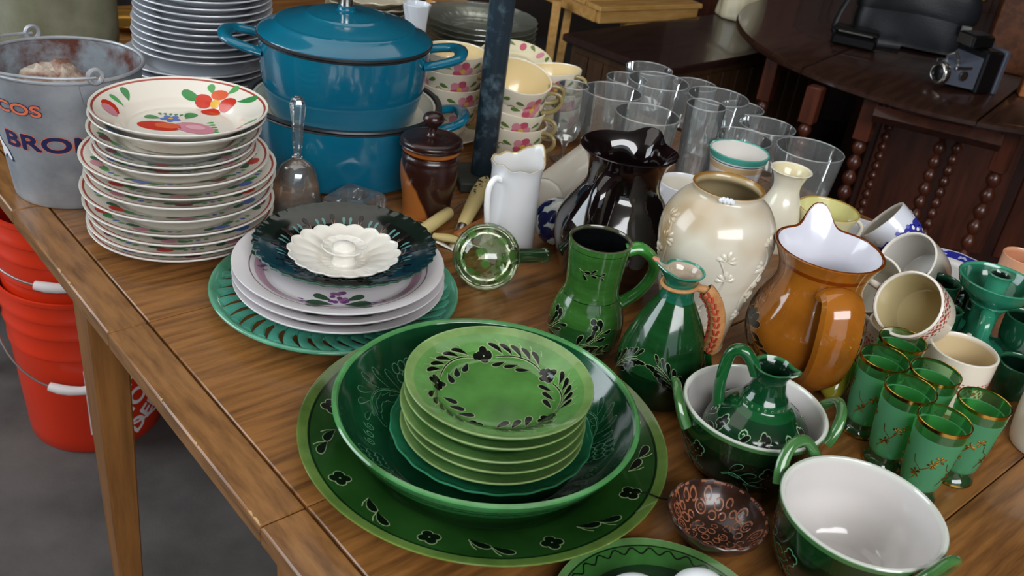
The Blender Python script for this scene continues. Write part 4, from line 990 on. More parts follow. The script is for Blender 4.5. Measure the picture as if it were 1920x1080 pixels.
# inner white lining of the amber pitcher as its own glaze
o_ = cr([(.040, .010), (.052, .025), (.063, .055), (.064, .080), (.055, .108), (.0465, .128), (.0455, .142), (.0495, .158), (.0582, .176)], 4, True)
MB().lathe([(0, .009, S('#dfe0ea'))] + [(r, z, S('#dfe0ea')) for r, z in o_], 88, spout(aa_, .010, .27, .125, .176, .024, .003)).build('white_lining', 'china', t)
handle_xz([(.049, .138), (.064, .146), (.078, .138), (.087, .112), (.088, .080), (.078, .050), (.058, .030)], [.012, .0125, .013, .0135, .013, .012, .011], ang=math.radians(276), flat=1.9).build('handle', 'amber_glaze', t)
f = on_side(sd, .066); mp, md = MB(), MB(); fa = .066 * face(AX)
for x0, y0 in ((-.070, .070), (-.105, .08), (.10, .075)):
    for k in range(5):
        a = .5 + k * .55; md.shape(leaf(fa + x0, y0, .022, .011, a), f, WHITE, .0006); mp.shape(leaf(fa + x0 - .0005, y0 - .0005, .0235, .0128, a), f, WHITE, .0003)
    sprig(mp, md, f, [(fa + x0, y0), (fa + x0 + .014, y0 - .014), (fa + x0 + .028, y0 - .022)], 3, .018, .009, .9, edge=.0006)
    sprig(mp, md, f, [(fa + x0 - .004, y0), (fa + x0 + .002, y0 - .018), (fa + x0 + .012, y0 - .036)], 3, .016, .008, .9, edge=.0006)
dots(mp, md, f, fa + .062, .062, .0048, 3); md.stroke([(fa + .072, .070), (fa + .070, .056), (fa + .060, .046), (fa + .050, .042)], .0030, f)
M('motif_tan', '#b98a5a', .3, coat=.3)
mp.build('tan_outline', 'motif_tan', t); md.build('black_flowers', 'motif_black', t)

# ------------------------------------------------------------------ small cups and vases at the back right
p = Vector((.338, 1.485, 0)); t = thing('cup', 'white handleless cup with turquoise rim and tan stripe', 'cup', p)
prof, sd = vessel([(.030, 0), (.032, .003), (.037, .03), (.043, .07), (.048, .092), (.0495, .100)], .0035, .005, S('#e2e4e8'), S('#e6e2dc'), S('#5ab5a5'), bands=((.0905, .101, S('#4aa596')), (.0865, .0880, S('#2f3f44')), (.074, .084, S('#d8b98a'))))
MB().lathe(prof, 64).build('body', 'china', t)
p = Vector((.389, 1.345, 0)); prof, sd = vessel([(.024, 0), (.027, .003), (.033, .03), (.033, .05), (.029, .075), (.0215, .095), (.0205, .108), (.026, .124), (.0315, .131)], .003, .005, S('#ece6d0'), S('#e2d8b0'), S('#eee8d4'))
o = MB().lathe(prof, 64).build('bud_vase', 'china'); tag(o, 'small cream bud vase with flared mouth beside the yellow cup', 'vase'); place(o, p)
p = Vector((.459, 1.340, 0)); t = thing('cup', 'pale yellow flared cup with thin gilt rim behind the amber pitcher', 'cup', p)
prof, sd = vessel([(.026, 0), (.029, .003), (.034, .02), (.038, .05), (.0455, .074), (.047, .079)], .003, .005, S('#e6dfb0'), S('#dcd894'), S('#b99a4a')); MB().lathe(prof, 64).build('body', 'china', t)
handle_xz([(.036, .06), (.05, .064), (.06, .052), (.054, .032), (.034, .022)], .0035, ang=.1, col=S('#ece8d8')).build('handle', 'china', t)
p = P(1272, 345, .06); t = thing('cup', 'white mug half hidden between the black pitcher and the cream vase', 'cup', Vector((.24, 1.36, 0)))
prof, sd = vessel([(.033, 0), (.036, .004), (.038, .04), (.040, .080)], .0035, .005, S('#dfe0e4'), S('#dcd6c8')); MB().lathe(prof, 56).build('body', 'china', t)
handle_xz([(.038, .066), (.055, .07), (.064, .055), (.06, .03), (.037, .016)], .005, ang=math.radians(200), col=S('#dfe0e4')).build('handle', 'china', t)

# ------------------------------------------------------------------ blue and white cup, saucers
BLU, BWH = S('#2a2f96'), S('#e4e6ec')
def blue_deco(f, n, r, par):
    m = MB(); rnd = random.Random(2)
    for k in range(n):
        a = 2 * PI * k / n
        for j in range(5): m.shape(oval((r + rnd.uniform(-.006, .006)) * math.cos(a + rnd.uniform(-.08, .08)), (r + rnd.uniform(-.006, .006)) * math.sin(a + rnd.uniform(-.08, .08)), .0028, .002, rnd.random() * 3), f, S('#b9c0e6'), .0005)
    m.build('painted_blossoms', 'paint', par)
for i in range(3):
    R = .078; prof, top = plate_prof(R, .016, ci=S('#dcdad6'), cr_=S('#b9b6e0'), well=.6, bands=((.76, .97, BLU),))
    o = MB().lathe(prof, 96, lambda a, r, z: (r * (1 + (.012 * math.cos(12 * a) if r > .07 else 0)), z)).build('saucer', 'china'); tag(o, ['lowest', 'middle', 'topmost'][i] + ' blue-bordered white saucer in the stack by the candlestick', 'saucer', 'blue bordered saucers'); place(o, Vector((.640, 1.285, i * .0085)))
    blue_deco(on_top(top), 14, .068, o)
def mug(p, label, R, H, axis=None, at=0.0, rz=0.0, band=None, handle=True, co=S('#e4dac8'), ci=S('#d9c49a'), group=None, patt=None, name='mug'):
    t = thing(name, label, 'mug' if name == 'mug' else 'cup', p, rz, group, axis, at)
    prof, sd = vessel([(R * .80, 0), (R * .86, .003), (R * .93, H * .2), (R * .99, H * .6), (R, H)], .0035, .005, co, ci, S('#eee8dc')); MB().lathe(prof, 64).build('body', 'china', t)
    if handle: handle_xz([(R * .97, H * .85), (R * 1.35, H * .90), (R * 1.68, H * .72), (R * 1.6, H * .38), (R * .95, H * .2)], .0042, col=co).build('handle', 'china', t)
    if patt:
        f = on_side(sd, R); m = MB(); rnd = random.Random(9); n = 13
        for k in range(n):
            x = 2 * PI * R * k / n
            for (dx, dy, a, b_, g) in ((0, 0, .0042, .003, 0), (.006, .0045, .003, .002, .7), (-.006, .0045, .003, .002, -.7), (.0055, -.005, .0026, .0018, -.6), (-.0055, -.005, .0026, .0018, .6), (0, .0075, .0022, .0016, 0), (.0095, 0, .0016, .0030, 0)):
                m.shape(oval(x + dx, patt * H + dy, a, b_, g, 8), f, S('#b8433a'), .0004)
        for dy in (-.0095, .0115):
            for k in range(40): m.shape(oval(2 * PI * R * k / 40, patt * H + dy, .0017, .0010, 0, 6), f, S('#c05a50'), .0004)
        m.build('red_pattern', 'paint', t, label='band of red scroll pattern')
    return t
t = mug(P(1655, 428, .055) + Vector((.012, 0, 0)), 'white cup with blue border lying tipped beyond the amber pitcher', .040, .055, axis=(-.60, .25, .45), at=.035, handle=False, co=S('#dfe4ee'), ci=S('#b9b2a6'), name='tea_cup')
f = on_side([(0, .0325), (.003, .0349), (.011, .0377), (.022, .0393), (.033, .0400), (.055, .0404)], .04); m = MB(); rnd = random.Random(6)
m.stroke([(.04 * 2 * PI * k / 60, .016 + .003 * math.sin(k * 1.3)) for k in range(61)], .024, f, S('#3436a0'), .0004)
for k in range(40): m.shape(oval(.04 * 2 * PI * k / 40, .026 + rnd.uniform(-.014, .014), .0035, .0028, rnd.random() * 3, 8), f, S('#eef0f6') if k % 3 else S('#6a70c0'), .0007)
m.build('blue_blossom_band', 'paint', t)
o = MB().lathe(plate_prof(.045, .012, ci=S('#e4e4ea'))[0], 96, lambda a, r, z: (r * (1 + (.04 * abs(math.sin(8 * a)) if r > .035 else 0)), z)).build('ruffled_dish', 'china'); tag(o, 'small white ruffled dish beside the yellow cup', 'dish'); place(o, P(1612, 442, 0))

# ------------------------------------------------------------------ mugs
mug((.540, .974, 0), 'upright cream mug with red scroll band behind the green glasses', .0393, .076, patt=.50, group=None, rz=1.1)
mug(P(1702, 570, .122), 'cream mug with red scroll band tipped on its side, mouth open over another mug', .0405, .062, axis=(-.66, -.52, .48), at=.062, patt=.80, rz=2.2, ci=S('#c8b98c'))
mug((.492, 1.047, 0), 'cream mug with red band standing underneath the tipped mug', .0385, .054, patt=.55, rz=2.6)
mug(P(1700, 487, .074), 'grey-white cup tipped over behind the red-banded mugs', .043, .062, axis=(-.62, -.30, .45), at=.062, co=S('#d8d2c4'), ci=S('#c2bfb8'), handle=False)
mug(P(1630, 530, .070), 'off-white cup leaning behind the amber pitcher', .042, .066, axis=(-.45, -.55, .55), at=.066, co=S('#d9d4c6'), ci=S('#cfcabb'), handle=False)
mug((.6290, .905, 0), 'plain off-white mug at the table side near the green glasses', .038, .078, co=S('#ddd6c6'), ci=S('#cfc2a8'), rz=-.4)
o = MB().lathe(vessel([(.02, 0), (.026, .01), (.03, .04), (.031, .075)], .003, .005, S('#d9a07c'), S('#c98a68'))[0], 40).build('peach_cup', 'china'); tag(o, 'small peach cup behind the candlestick', 'cup'); place(o, P(1918, 497, .07) - Vector((-.01, -.02, .07)))

# ------------------------------------------------------------------ green candlestick and dark green cups
CG, CGD = S('#2f8a6c'), S('#14503c')
p = P(1872, 527, .108); cp = Vector((p.x, p.y, 0))
t = thing('candlestick', 'sea-green glazed chamberstick with wide drip dish and ring handle', 'candlestick', cp)
MB().lathe([(r, z, CG) for r, z in cr([(0, 0), (.040, 0), (.044, .004), (.042, .010), (.028, .016), (.018, .026), (.0165, .045), (.018, .065), (.024, .078), (0, .078)], 4, True)], 56).build('base_and_stem', 'green_plain', t)
prof, sd = vessel([(.022, .078), (.028, .081), (.043, .095), (.0495, .110)], .004, .005, CG, S('#2c7a60'), S('#4fa88a')); MB().lathe(prof, 64).build('drip_dish', 'green_plain', t)
prof, sd = vessel([(.014, .083), (.0135, .095), (.0145, .112), (.0165, .118)], .004, .006, S('#3f9a7a'), S('#10201a'), S('#6a9a80')); MB().lathe(prof, 40).build('candle_socket', 'green_plain', t)
ra = math.radians(250); handle_xz([(.016, .066), (.028, .072), (.042, .060), (.044, .040), (.034, .024), (.018, .024)], [.006] * 6, ang=ra, flat=1.5, col=CG).build('ring_handle', 'green_plain', t)
def dk_cup(p, R, H, label, handle=True, rz=0, axis=None, co=S('#14442f')):
    t = thing('green_cup', label, 'cup', p, rz, None, axis); prof, sd = vessel([(R * .7, 0), (R * .78, .003), (R * .95, H * .4), (R, H)], .0035, .005, co, S('#0a1f16'), S('#2f6a4c')); MB().lathe(prof, 48).build('body', 'green_plain', t)
    if handle: handle_xz([(R * .96, H * .8), (R * 1.45, H * .85), (R * 1.65, H * .55), (R * 1.4, H * .25), (R * .9, H * .22)], .0038, col=co).build('handle', 'green_plain', t)
dk_cup(P(1768, 527, .074) - Vector((0, 0, .074)), .025, .074, 'almost black green cup in front of the blue saucers')
dk_cup(P(1778, 578, .052) - Vector((0, 0, .052)), .020, .052, 'dark green cup beside the tipped red-banded mug', handle=False)
dk_cup(P(1832, 572, .030) - Vector((0, 0, .030)), .024, .030, 'dark green cup just behind the candlestick stem', rz=.6)
dk_cup(P(1925, 595, .05) - Vector((0, 0, .05)), .026, .05, 'dark green cup on the far side of the candlestick handle', rz=-1, co=S('#1d5a40'))
dk_cup(P(1915, 682, .045) - Vector((0, 0, .045)), .027, .045, 'dark green cup between the candlestick and the off-white mug', rz=1.2, co=S('#1d5a3c'))
o = MB().lathe(plate_prof(.040, .012, ci=S('#1d6a50'), cr_=S('#3f8f72'))[0], 48).build('green_saucer', 'green_plain'); tag(o, 'small green saucer in front of the candlestick', 'saucer'); place(o, P(1806, 622, .012) - Vector((0, 0, .012)))
o = MB().lathe(plate_prof(.045, .014, ci=S('#103a2a'), cr_=S('#1c5a40'))[0], 48).build('green_saucer', 'green_plain'); tag(o, 'dark green saucer lying below the candlestick base', 'saucer'); place(o, P(1878, 682, .0))

# ------------------------------------------------------------------ green gilt glasses
def gilt_glass(l, r_, tp, bt, z, label, seed):
    c = P((l + r_) / 2, (tp + bt) / 2, z); R = .0262
    t = thing('green_glass', label, 'glass', (c.x, c.y, 0), seed * .9, 'frosted green glasses with gilt')
    o = [(.0168, .0165), (.0195, .022), (.0225, .045), (.0245, .070), (R, z * .86)]; o2 = cr(o, 4, True)
    MB().lathe([(0, 0), (.0205, 0), (.0215, .002), (.0205, .006), (.0165, .010), (.0165, .0165), (0, .0165)], 48).build('foot', 'green_clear', t)
    MB().lathe([(.0207, .0008), (.0218, .002), (.0212, .0042)], 48).build('foot_gilding', 'gold', t)
    MB().lathe(o2, 56).build('frosted_wall', 'green_frost', t)
    MB().lathe([(R, z * .86), (R + .0003, z)], 56).build('clear_band', 'green_clear', t)
    MB().lathe([(r - .0016, q) for r, q in reversed(o2)] + [(0, .019)], 48).build('inner_wall', 'green_clear', t)
    b = MB(); b.tube([((R) * math.cos(a), R * math.sin(a), z) for a in [2 * PI * k / 64 for k in range(65)]], .00085, 6, cap=False); b.lathe([(R + .0005, z - .0035), (R + .0006, z)], 56); b.build('gilt_rim', 'gold', t)
    sd = sorted((q, r) for r, q in o2); f = on_side(sd, .024); m = MB(); rnd = random.Random(seed); fa = .024 * (face(c) - seed * .9)
    for x0 in (fa - .012, fa + .02, fa + .06, fa - .055):
        pth = [(x0 + .0035 * i + rnd.uniform(-.002, .002), .030 + .0055 * i) for i in range(8)]; m.stroke(pth, .0009, f)
        m.stroke([pth[3], (pth[3][0] - .008, pth[3][1] + .006), (pth[3][0] - .010, pth[3][1] + .014)], .0008, f)
        for (x, y) in (pth[2], pth[5], (pth[7][0], pth[7][1] - .004)):
            for k in range(5): m.shape(leaf(x, y, .0058, .0030, k * 1.257 + rnd.random(), 8), f, WHITE, .0006, .0003)
    m.build('gilt_blossoms', 'gold', t)
for i, g in enumerate(((1797, 1897, 724, 784, .100, 'green gilt glass standing at the end of the cluster by the off-white mug'), (1721, 1824, 757, 817, .098, 'green gilt glass nearest the white-lined bowl with gold blossoms in front'),
                       (1660, 1757, 699, 757, .099, 'dark looking green gilt glass in the middle of the cluster'), (1614, 1706, 644, 698, .0985, 'green gilt glass next to the amber pitcher'),
                       (1708, 1803, 670, 724, .099, 'green gilt glass in front of the upright red-banded mug'), (1650, 1738, 611, 662, .097, 'green gilt glass at the back, under the tipped mug'))):
    gilt_glass(*g, seed=i + 1)

# ------------------------------------------------------------------ olive ceramic pod
a, b_ = P(1596, 672, .055), P(1552, 742, .018); d = (b_ - a); 
t = thing('ceramic_pod', 'olive yellow pod shaped ceramic piece leaning on the amber pitcher foot', 'ceramic', (b_.x, b_.y, 0))
b = MB(); b.tube([tuple(lerp(a, b_, k) - Vector((b_.x, b_.y, 0))) for k in (0, .04, .14, .35, .65, .9, 1.0, 1.06)], [.003, .0075, .0115, .014, .015, .013, .009, .002], 20, .85, col=S('#8f8a2a')); b.build('body', 'glaze', t)
b = MB(); b.tube([tuple(lerp(a, b_, k) - Vector((b_.x, b_.y, 0)) + Vector((.0135 * math.sin(min(k * 4, 1.4)), -.002, .004))) for k in (-.02, .05, .2, .45, .7)], .0018, 8); b.build('dark_seam', 'motif_black', t)

# ------------------------------------------------------------------ two-handled bowls with white inside
def handled_bowl(p, R, H, ang, label):
    t = thing('handled_bowl', label, 'bowl', p)
    prof, sd = vessel([(R * .56, 0), (R * .60, .003), (R * .82, .020), (R * .94, .045), (R * .97, H * .75), (R, H)], .005, .008, S('#06180b'), S('#d3cfcc'), S('#d0d4ca'), bands=((H * .95, H + .01, S('#3f6a3c')), (H * .74, H * .95, S('#0c2a12'))))
    MB().lathe(prof, 88).build('body', 'glaze', t)
    for s_ in (0, PI):
        c, q = math.cos(ang + s_), math.sin(ang + s_)
        pts = cr([(R * .955, -.026, H * .80), (R * 1.05, -.022, H * .96), (R * 1.12, -.012, H * 1.12), (R * 1.13, 0.0, H * 1.17), (R * 1.12, .012, H * 1.12), (R * 1.05, .022, H * .96), (R * .955, .026, H * .80)], 5)
        MB().tube([(x * c - y * q, x * q + y * c, z) for x, y, z in pts], [.0075 - .002 * math.sin(PI * k / (len(pts) - 1)) for k in range(len(pts))], 12, .8, col=S('#4c7f46')).build('ear_handle', 'green_plain', t)
    f = on_side(sd, R); mp, md = MB(), MB(); fa = R * face(p)
    for k in range(6):
        x = fa + R * (2 * PI * k / 6 + .2)
        sprig(mp, md, f, [(x - .028 + .006 * i, .036 + .006 * math.sin(i * .8)) for i in range(8)], 4, .018, .009, .85, edge=.0006); dots(mp, md, f, x + .018, .050, .0042, 4, .0006)
    mp.build('scratched_outline', 'scratch_green', t); md.build('black_leaves', 'motif_black', t); return t
b1 = Vector((.260, .789, 0)); b2 = Vector((.331, .645, 0))
d1 = P(1560, 765, .09) - P(1283, 730, .09); d2 = P(1765, 1050, .09) - P(1520, 850, .09)
handled_bowl(b1, .0735, .080, math.atan2(d1.y, d1.x), 'green two-handled bowl with white inside, holding the small green jug')
handled_bowl(b2, .0725, .086, math.atan2(d2.y, d2.x), 'empty green two-handled bowl with white inside beside the brown bowl')
# small jug sitting in the first bowl
sj = Vector((.268, .793, .0085)); ja = math.radians(-28)
K = 1.14
t = thing('small_jug', 'small squat dark green jug with looped handle and carved leaves inside the bowl', 'jug', sj)
prof, sd = vessel([(r * K, z * K) for r, z in ((.030, 0), (.033, .003), (.0445, .018), (.0475, .032), (.043, .048), (.030, .061), (.022, .067), (.0205, .073), (.0165, .080), (.0140, .092), (.0155, .099), (.0185, .104))], .0028, .005, S('#0c3c20'), S('#0c2416'), S('#3a7a4c'), bands=((.062 * K, .074 * K, S('#12562c')),))
MB().lathe(prof, 64, spout(ja, .006, .4, .094 * K, .104 * K, .003, .001)).build('body', 'green_plain', t)
handle_xz([(x * K, z * K) for x, z in ((.013, .092), (.020, .104), (.029, .112), (.038, .108), (.0405, .092), (.0405, .070), (.037, .052))], [.0065, .0065, .0062, .006, .006, .006, .007], ang=math.radians(168), flat=1.1, col=S('#17602f')).build('handle', 'green_plain', t)
f = on_side(sd, .05); mp, md = MB(), MB(); fa = .05 * face(sj)
for k in range(6):
    x = fa + .05 * (2 * PI * k / 6)
    sprig(mp, md, f, [(x - .018 + .005 * i, .0445 + .005 * math.sin(i * .9)) for i in range(8)], 4, .0135, .0062, .85, edge=.0008, stem=.0009); dots(mp, md, f, x + .014, .0585, .0034, 4, .0007)
    sprig(mp, md, f, [(x - .010, .030), (x, .034), (x + .012, .033)], 3, .011, .0055, .9, edge=.0007, stem=.0008)
    mp.stroke([(x - .010 + .0055 * (1 - s_ / 14) * math.cos(s_ * .8), .0585 + .0055 * (1 - s_ / 14) * math.sin(s_ * .8)) for s_ in range(12)], .0012, f)
for k in range(22): mp.shape(oval(.05 * 2 * PI * k / 22, .0705 * K, .0022, .0016, 0, 8), f, WHITE, .0003); md.shape(oval(.05 * 2 * PI * k / 22, .0705 * K, .0013, .0010, 0, 8), f, WHITE, .0005)
M('scratch_pale', '#8fb48a', .3, coat=.4)
mp.build('scratched_outline', 'scratch_pale', t); md.build('black_leaves', 'motif_black', t)

# ------------------------------------------------------------------ brown bowl of inlaid rings
hb = Vector((.219, .674, 0)); t = thing('ring_bowl', 'small dark brown bowl inlaid with copper coloured rings', 'bowl', hb)
prof, sd = vessel([(.018, 0), (.020, .002), (.034, .012), (.0435, .024), (.0475, .034)], .003, .005); MB().lathe(prof, 64, lambda a, r, z: (r, z + (.0008 * math.sin(17 * a) * (1 if r > .042 else 0)))).build('body', 'horn_bowl', t)
inn = sorted((r - .003, z) for z, r in sd if r > .02); f = on_top([(0, .0052), (.015, .0052)] + inn); m = MB(); rnd = random.Random(8); pts = []
for _ in range(900):
    a = rnd.uniform(0, 2 * PI); r = .0425 * math.sqrt(rnd.random()); q = rnd.uniform(.0032, .0062); x, y = r * math.cos(a), r * math.sin(a)
    if r + q > .0445 or any(math.hypot(x - u, y - v) < (q + w_) * .93 for u, v, w_ in pts): continue
    pts.append((x, y, q)); n_ = 16; st_ = rnd.random() * 6
    m.stroke([(x + q * .85 * math.cos(st_ + 2 * PI * .92 * k / n_), y + q * .85 * math.sin(st_ + 2 * PI * .92 * k / n_)) for k in range(n_ + 1)], .0013, f, WHITE, .0005, .0003)
    if q > .005: m.stroke([(x + q * .4 * math.cos(2 * PI * k / 8), y + q * .4 * math.sin(2 * PI * k / 8)) for k in range(8)], .0009, f, WHITE, .0005)
for k in range(44):
    if rnd.random() < .7: a = 2 * PI * k / 44; m.stroke([(.0447 * math.cos(a + d_), .0447 * math.sin(a + d_)) for d_ in (0, .04, .08, .11)], .0016, f, WHITE, .0006)
m.build('inlaid_rings', 'horn_ring', t)
MB().tube([(-.046, .010, .0335), (-.056, .007, .036), (-.068, .010, .0375), (-.080, .006, .0385)], [.0012, .001, .0008, .0006], 6).build('twine_end', 'motif_black', t)

# ------------------------------------------------------------------ green plate at the front with white ovals
np_ = Vector((.162, .548, 0)); t = thing('plate', 'green pottery plate with wavy scratched border holding white egg shapes', 'plate', np_)
prof, top = plate_prof(.0955, .020, ci=S('#143a1a'), cr_=S('#7f9a62'), co=S('#3a6a34'), well=.62, bands=((.93, .99, S('#5f8a52')), (.915, .925, S('#12260f')), (.74, .915, S('#3a7034'))))
MB().lathe(prof, 96).build('body', 'green_plain', t)
f = on_top(top); m = MB(); m.stroke([((.083 + .0028 * math.sin(k * .9)) * math.cos(2 * PI * k / 220), (.083 + .0028 * math.sin(k * .9)) * math.sin(2 * PI * k / 220)) for k in range(221)], .0013, f); m.build('wavy_line', 'motif_black', t)
def egg(p, label):
    b = MB(); b.lathe([(.0185 * math.sin(PI * k / 20) * (1 + .12 * math.cos(PI * k / 20)) if 0 < k < 20 else 0, -.024 * math.cos(PI * k / 20)) for k in range(21)], 32); o = b.build('white_egg', 'bead_white'); tag(o, label, 'egg', 'white eggs on the front green plate'); return place(o, p, 0, (.8, .3, .12))
egg(np_ + Vector((.030, .036, .0255)), 'larger white glazed egg lying on the front green plate by the brown bowl'); egg(np_ + Vector((-.026, .020, .0250)), 'white glazed egg on the front green plate next to the platter')

# ------------------------------------------------------------------ red buckets on the floor
RB = P(184, 776, -T); rf = face(RB)
def red_bucket(p, label, grip_z, logo):
    t = thing('plastic_bucket', label, 'bucket', p, 0, 'red plastic buckets')
    o = [(.128, 0), (.131, .004), (.133, .03), (.145, .235), (.1475, .238), (.1478, .246), (.1465, .249), (.148, .285), (.1515, .288), (.152, .296), (.150, .300), (.1505, .322), (.154, .325), (.1545, .334), (.1525, .338), (.153, .360), (.156, .363), (.156, .371), (.152, .372)]
    MB().lathe([(0, .004)] + o + [(.149, .366), (.142, .24), (.128, .01), (0, .009)], 80).build('body', 'bucket_red', t)
    side = sorted((z, r) for r, z in o)
    if logo:
        f = on_side(side, .14); m = MB(); x0 = .14 * (rf - math.radians(6)); x1 = .14 * (rf + math.radians(82)); y0, y1 = .050, .215
        for (a, b_) in (((x0, y0), (x1, y0)), ((x1, y0), (x1, y1)), ((x1, y1), (x0, y1)), ((x0, y1), (x0, y0))):
            m.stroke([(a[0] + (b_[0] - a[0]) * k / 16, a[1] + (b_[1] - a[1]) * k / 16) for k in range(17)], .006, f, WHITE, .0006)
        g = math.radians(38)
        for k, (tx_, s_, dx) in enumerate((('THE', .040, .0), ('HOME', .056, .0), ('DEPOT', .052, .0))):
            off = .050 - .055 * k; cx, cy = (x0 + x1) / 2 - math.sin(g) * off, (y0 + y1) / 2 + math.cos(g) * off; wd = (.075, .155, .165)[k]
            text_mesh(m, tx_, s_, cx - math.cos(g) * wd / 2 + math.sin(g) * .018, cy - math.sin(g) * wd / 2 - math.cos(g) * .018, f, WHITE, .0008, .0016, g, wd)
        m.build('printed_logo', 'bucket_white', t, smooth=False, label='white printed square with diagonal letters')
    for s_ in (-1, 1):
        a = rf + s_ * 1.35 - .15; b = MB(); c, q = math.cos(a), math.sin(a); b.lathe([(0, .009), (.012, .009), (.014, .005), (.014, 0)], 20)
        b.xform(Matrix.Translation((.1535 * c, .1535 * q, .312)) @ Matrix.Rotation(a, 4, 'Z') @ Matrix.Rotation(PI / 2, 4, 'Y')); b.build('bail_ear', 'bucket_red', t)
    a0 = rf - .15; pts = []
    for k in range(25):
        u = -1.35 + 2.7 * k / 24; r = .166 + .004 * math.cos(u); pts.append((r * math.cos(a0 + u), r * math.sin(a0 + u), .312 - grip_z * math.cos(u * 1.163) ** .8 if abs(u) < 1.34 else .312))
    MB().tube(pts, .0022, 8).build('wire_bail', 'wire', t)
    MB().tube(pts[9:16], [.0085, .010, .0095, .0085, .0095, .010, .0085], 14).build('plastic_grip', 'bucket_white', t, label='white plastic grip of the bail')
    return t
red_bucket(RB, 'red plastic bucket with white diagonal lettering standing on the floor', .125, True)
red_bucket(RB + Vector((0, 0, .155)), 'red plastic bucket nested in the lettered one beneath the table edge', .05, False)
# dark metal rack behind the buckets
t = thing('metal_rack', 'dark purplish metal rack frame on the floor behind the red buckets', 'rack', P(5, 735, -T) + Vector((-.66, .12, 0)), .35)
for x in (0, .62):
    for y in (0, .35): MB().box(x - .015, x + .015, y - .015, y + .015, 0, .70, .002).build('post', 'rack_dark', t, smooth=False)
for z in (.03, .35, .67):
    for y in (0, .35): MB().box(.016, .604, y - .01, y + .01, z, z + .035, .002).build('rail', 'rack_dark', t, smooth=False)
for z in (.04, .36): MB().box(.016, .604, .012, .338, z, z + .01, .001).build('shelf', 'rack_dark', t, smooth=False)

# ------------------------------------------------------------------ oval gate-leg table at the back
OC = Vector((1.30, 3.05, 0)); oe = math.atan2(-.83, -.557); OZ = T - .02
t = thing('gateleg_table', 'dark oval gate-leg table with bobbin turned legs, carrying a camera and bag', 'table', (OC.x, OC.y, -T), oe)
A_, B_ = .80, .69
hinge = .0
def ov_poly(u0, u1, n=40):
    up_ = [(A_ * u, B_ * math.sqrt(max(1 - u * u, 0))) for u in [u0 + (u1 - u0) * k / n for k in range(n + 1)]]; return up_ + [(x, -y) for x, y in reversed(up_) if abs(y) > 1e-6]
def leaf_top(poly, nm):
    b = MB(); cx = sum(p[0] for p in poly) / len(poly); cy = sum(p[1] for p in poly) / len(poly); n = len(poly); vs = []; fs_ = []
    for k, z in ((.985, OZ - .022), (1.0, OZ - .016), (1.0, OZ - .006), (.985, OZ)): vs += [(cx + (x - cx) * k, cy + (y - cy) * k, z) for x, y in poly]
    for q in range(3): fs_ += [(q * n + k, q * n + (k + 1) % n, (q + 1) * n + (k + 1) % n, (q + 1) * n + k) for k in range(n)]
    b.add(vs, fs_ + [tuple(range(n - 1, -1, -1)), tuple(range(3 * n, 4 * n))]); b.build(nm, 'walnut_gloss', t)
yl = .23
def ov_half(y0, y1, n=36):
    ys = [y0 + (y1 - y0) * k / n for k in range(n + 1)]; r = [(A_ * math.sqrt(max(1 - (y / B_) ** 2, 0)), y) for y in ys]; return r + [(-x, y) for x, y in reversed(r) if x > 1e-6]
leaf_top(ov_half(-yl, yl), 'centre_board'); leaf_top(ov_half(yl + .002, B_), 'drop_leaf'); leaf_top(ov_half(-B_, -yl - .002), 'drop_leaf')
def bob_leg(px, py, z, top_len, bob_r, blk, nm='leg'):
    w_ = P(px, py, z - T); l = Matrix.Rotation(-oe, 4, 'Z') @ Vector((w_.x - OC.x, w_.y - OC.y, 0))
    k = (l.x / A_) ** 2 + (l.y / B_) ** 2
    b = MB(); zt = OZ - .0225
    if blk: b.box(l.x - blk, l.x + blk, l.y - blk, l.y + blk, zt - top_len, zt, .003)
    else: b.lathe([(0, zt), (bob_r * .7, zt), (bob_r * .7, zt - top_len), (0, zt - top_len)], 12); b.xform(Matrix.Translation((l.x, l.y, 0)), len(b.v) - 26)
    pr_ = []; z0 = zt - top_len; n = int((z0 - .12) / (bob_r * 2.2))
    for i in range(n):
        for q in range(6): u = q / 6; pr_.append((bob_r * (.42 + .58 * math.sin(PI * u)), z0 - (i + u) * (z0 - .12) / n))
    s0 = len(b.v); b.lathe([(0, z0)] + pr_ + [(0, .12)], 14); b.xform(Matrix.Translation((l.x, l.y, 0)), s0)
    b.box(l.x - (blk or bob_r), l.x + (blk or bob_r), l.y - (blk or bob_r), l.y + (blk or bob_r), 0, .12, .003); b.build(nm, 'mahogany', t)
for a in ((1622, 240, .60, .13, .019, .021), (1772, 250, .62, .06, .017, .019), (1878, 300, .58, .15, .020, .022), (1513, 228, .60, .10, .018, .020), (1443, 150, .60, .16, .018, .020)): bob_leg(*a)
for a in ((1668, 235, .60, .03, .013, 0), (1797, 270, .60, .03, .014, 0)): bob_leg(*a, nm='spindle')
la = Matrix.Rotation(-oe, 4, 'Z') @ Vector((P(1640, 205, -.06).x - OC.x, P(1640, 205, -.06).y - OC.y, 0)); lb = Matrix.Rotation(-oe, 4, 'Z') @ Vector((P(1880, 262, -.06).x - OC.x, P(1880, 262, -.06).y - OC.y, 0))
MB().tube([(la.x, la.y, OZ - .05), (lb.x, lb.y, OZ - .05)], .022, 4, 1.0).build('gate_rail', 'mahogany_dark', t, smooth=False)

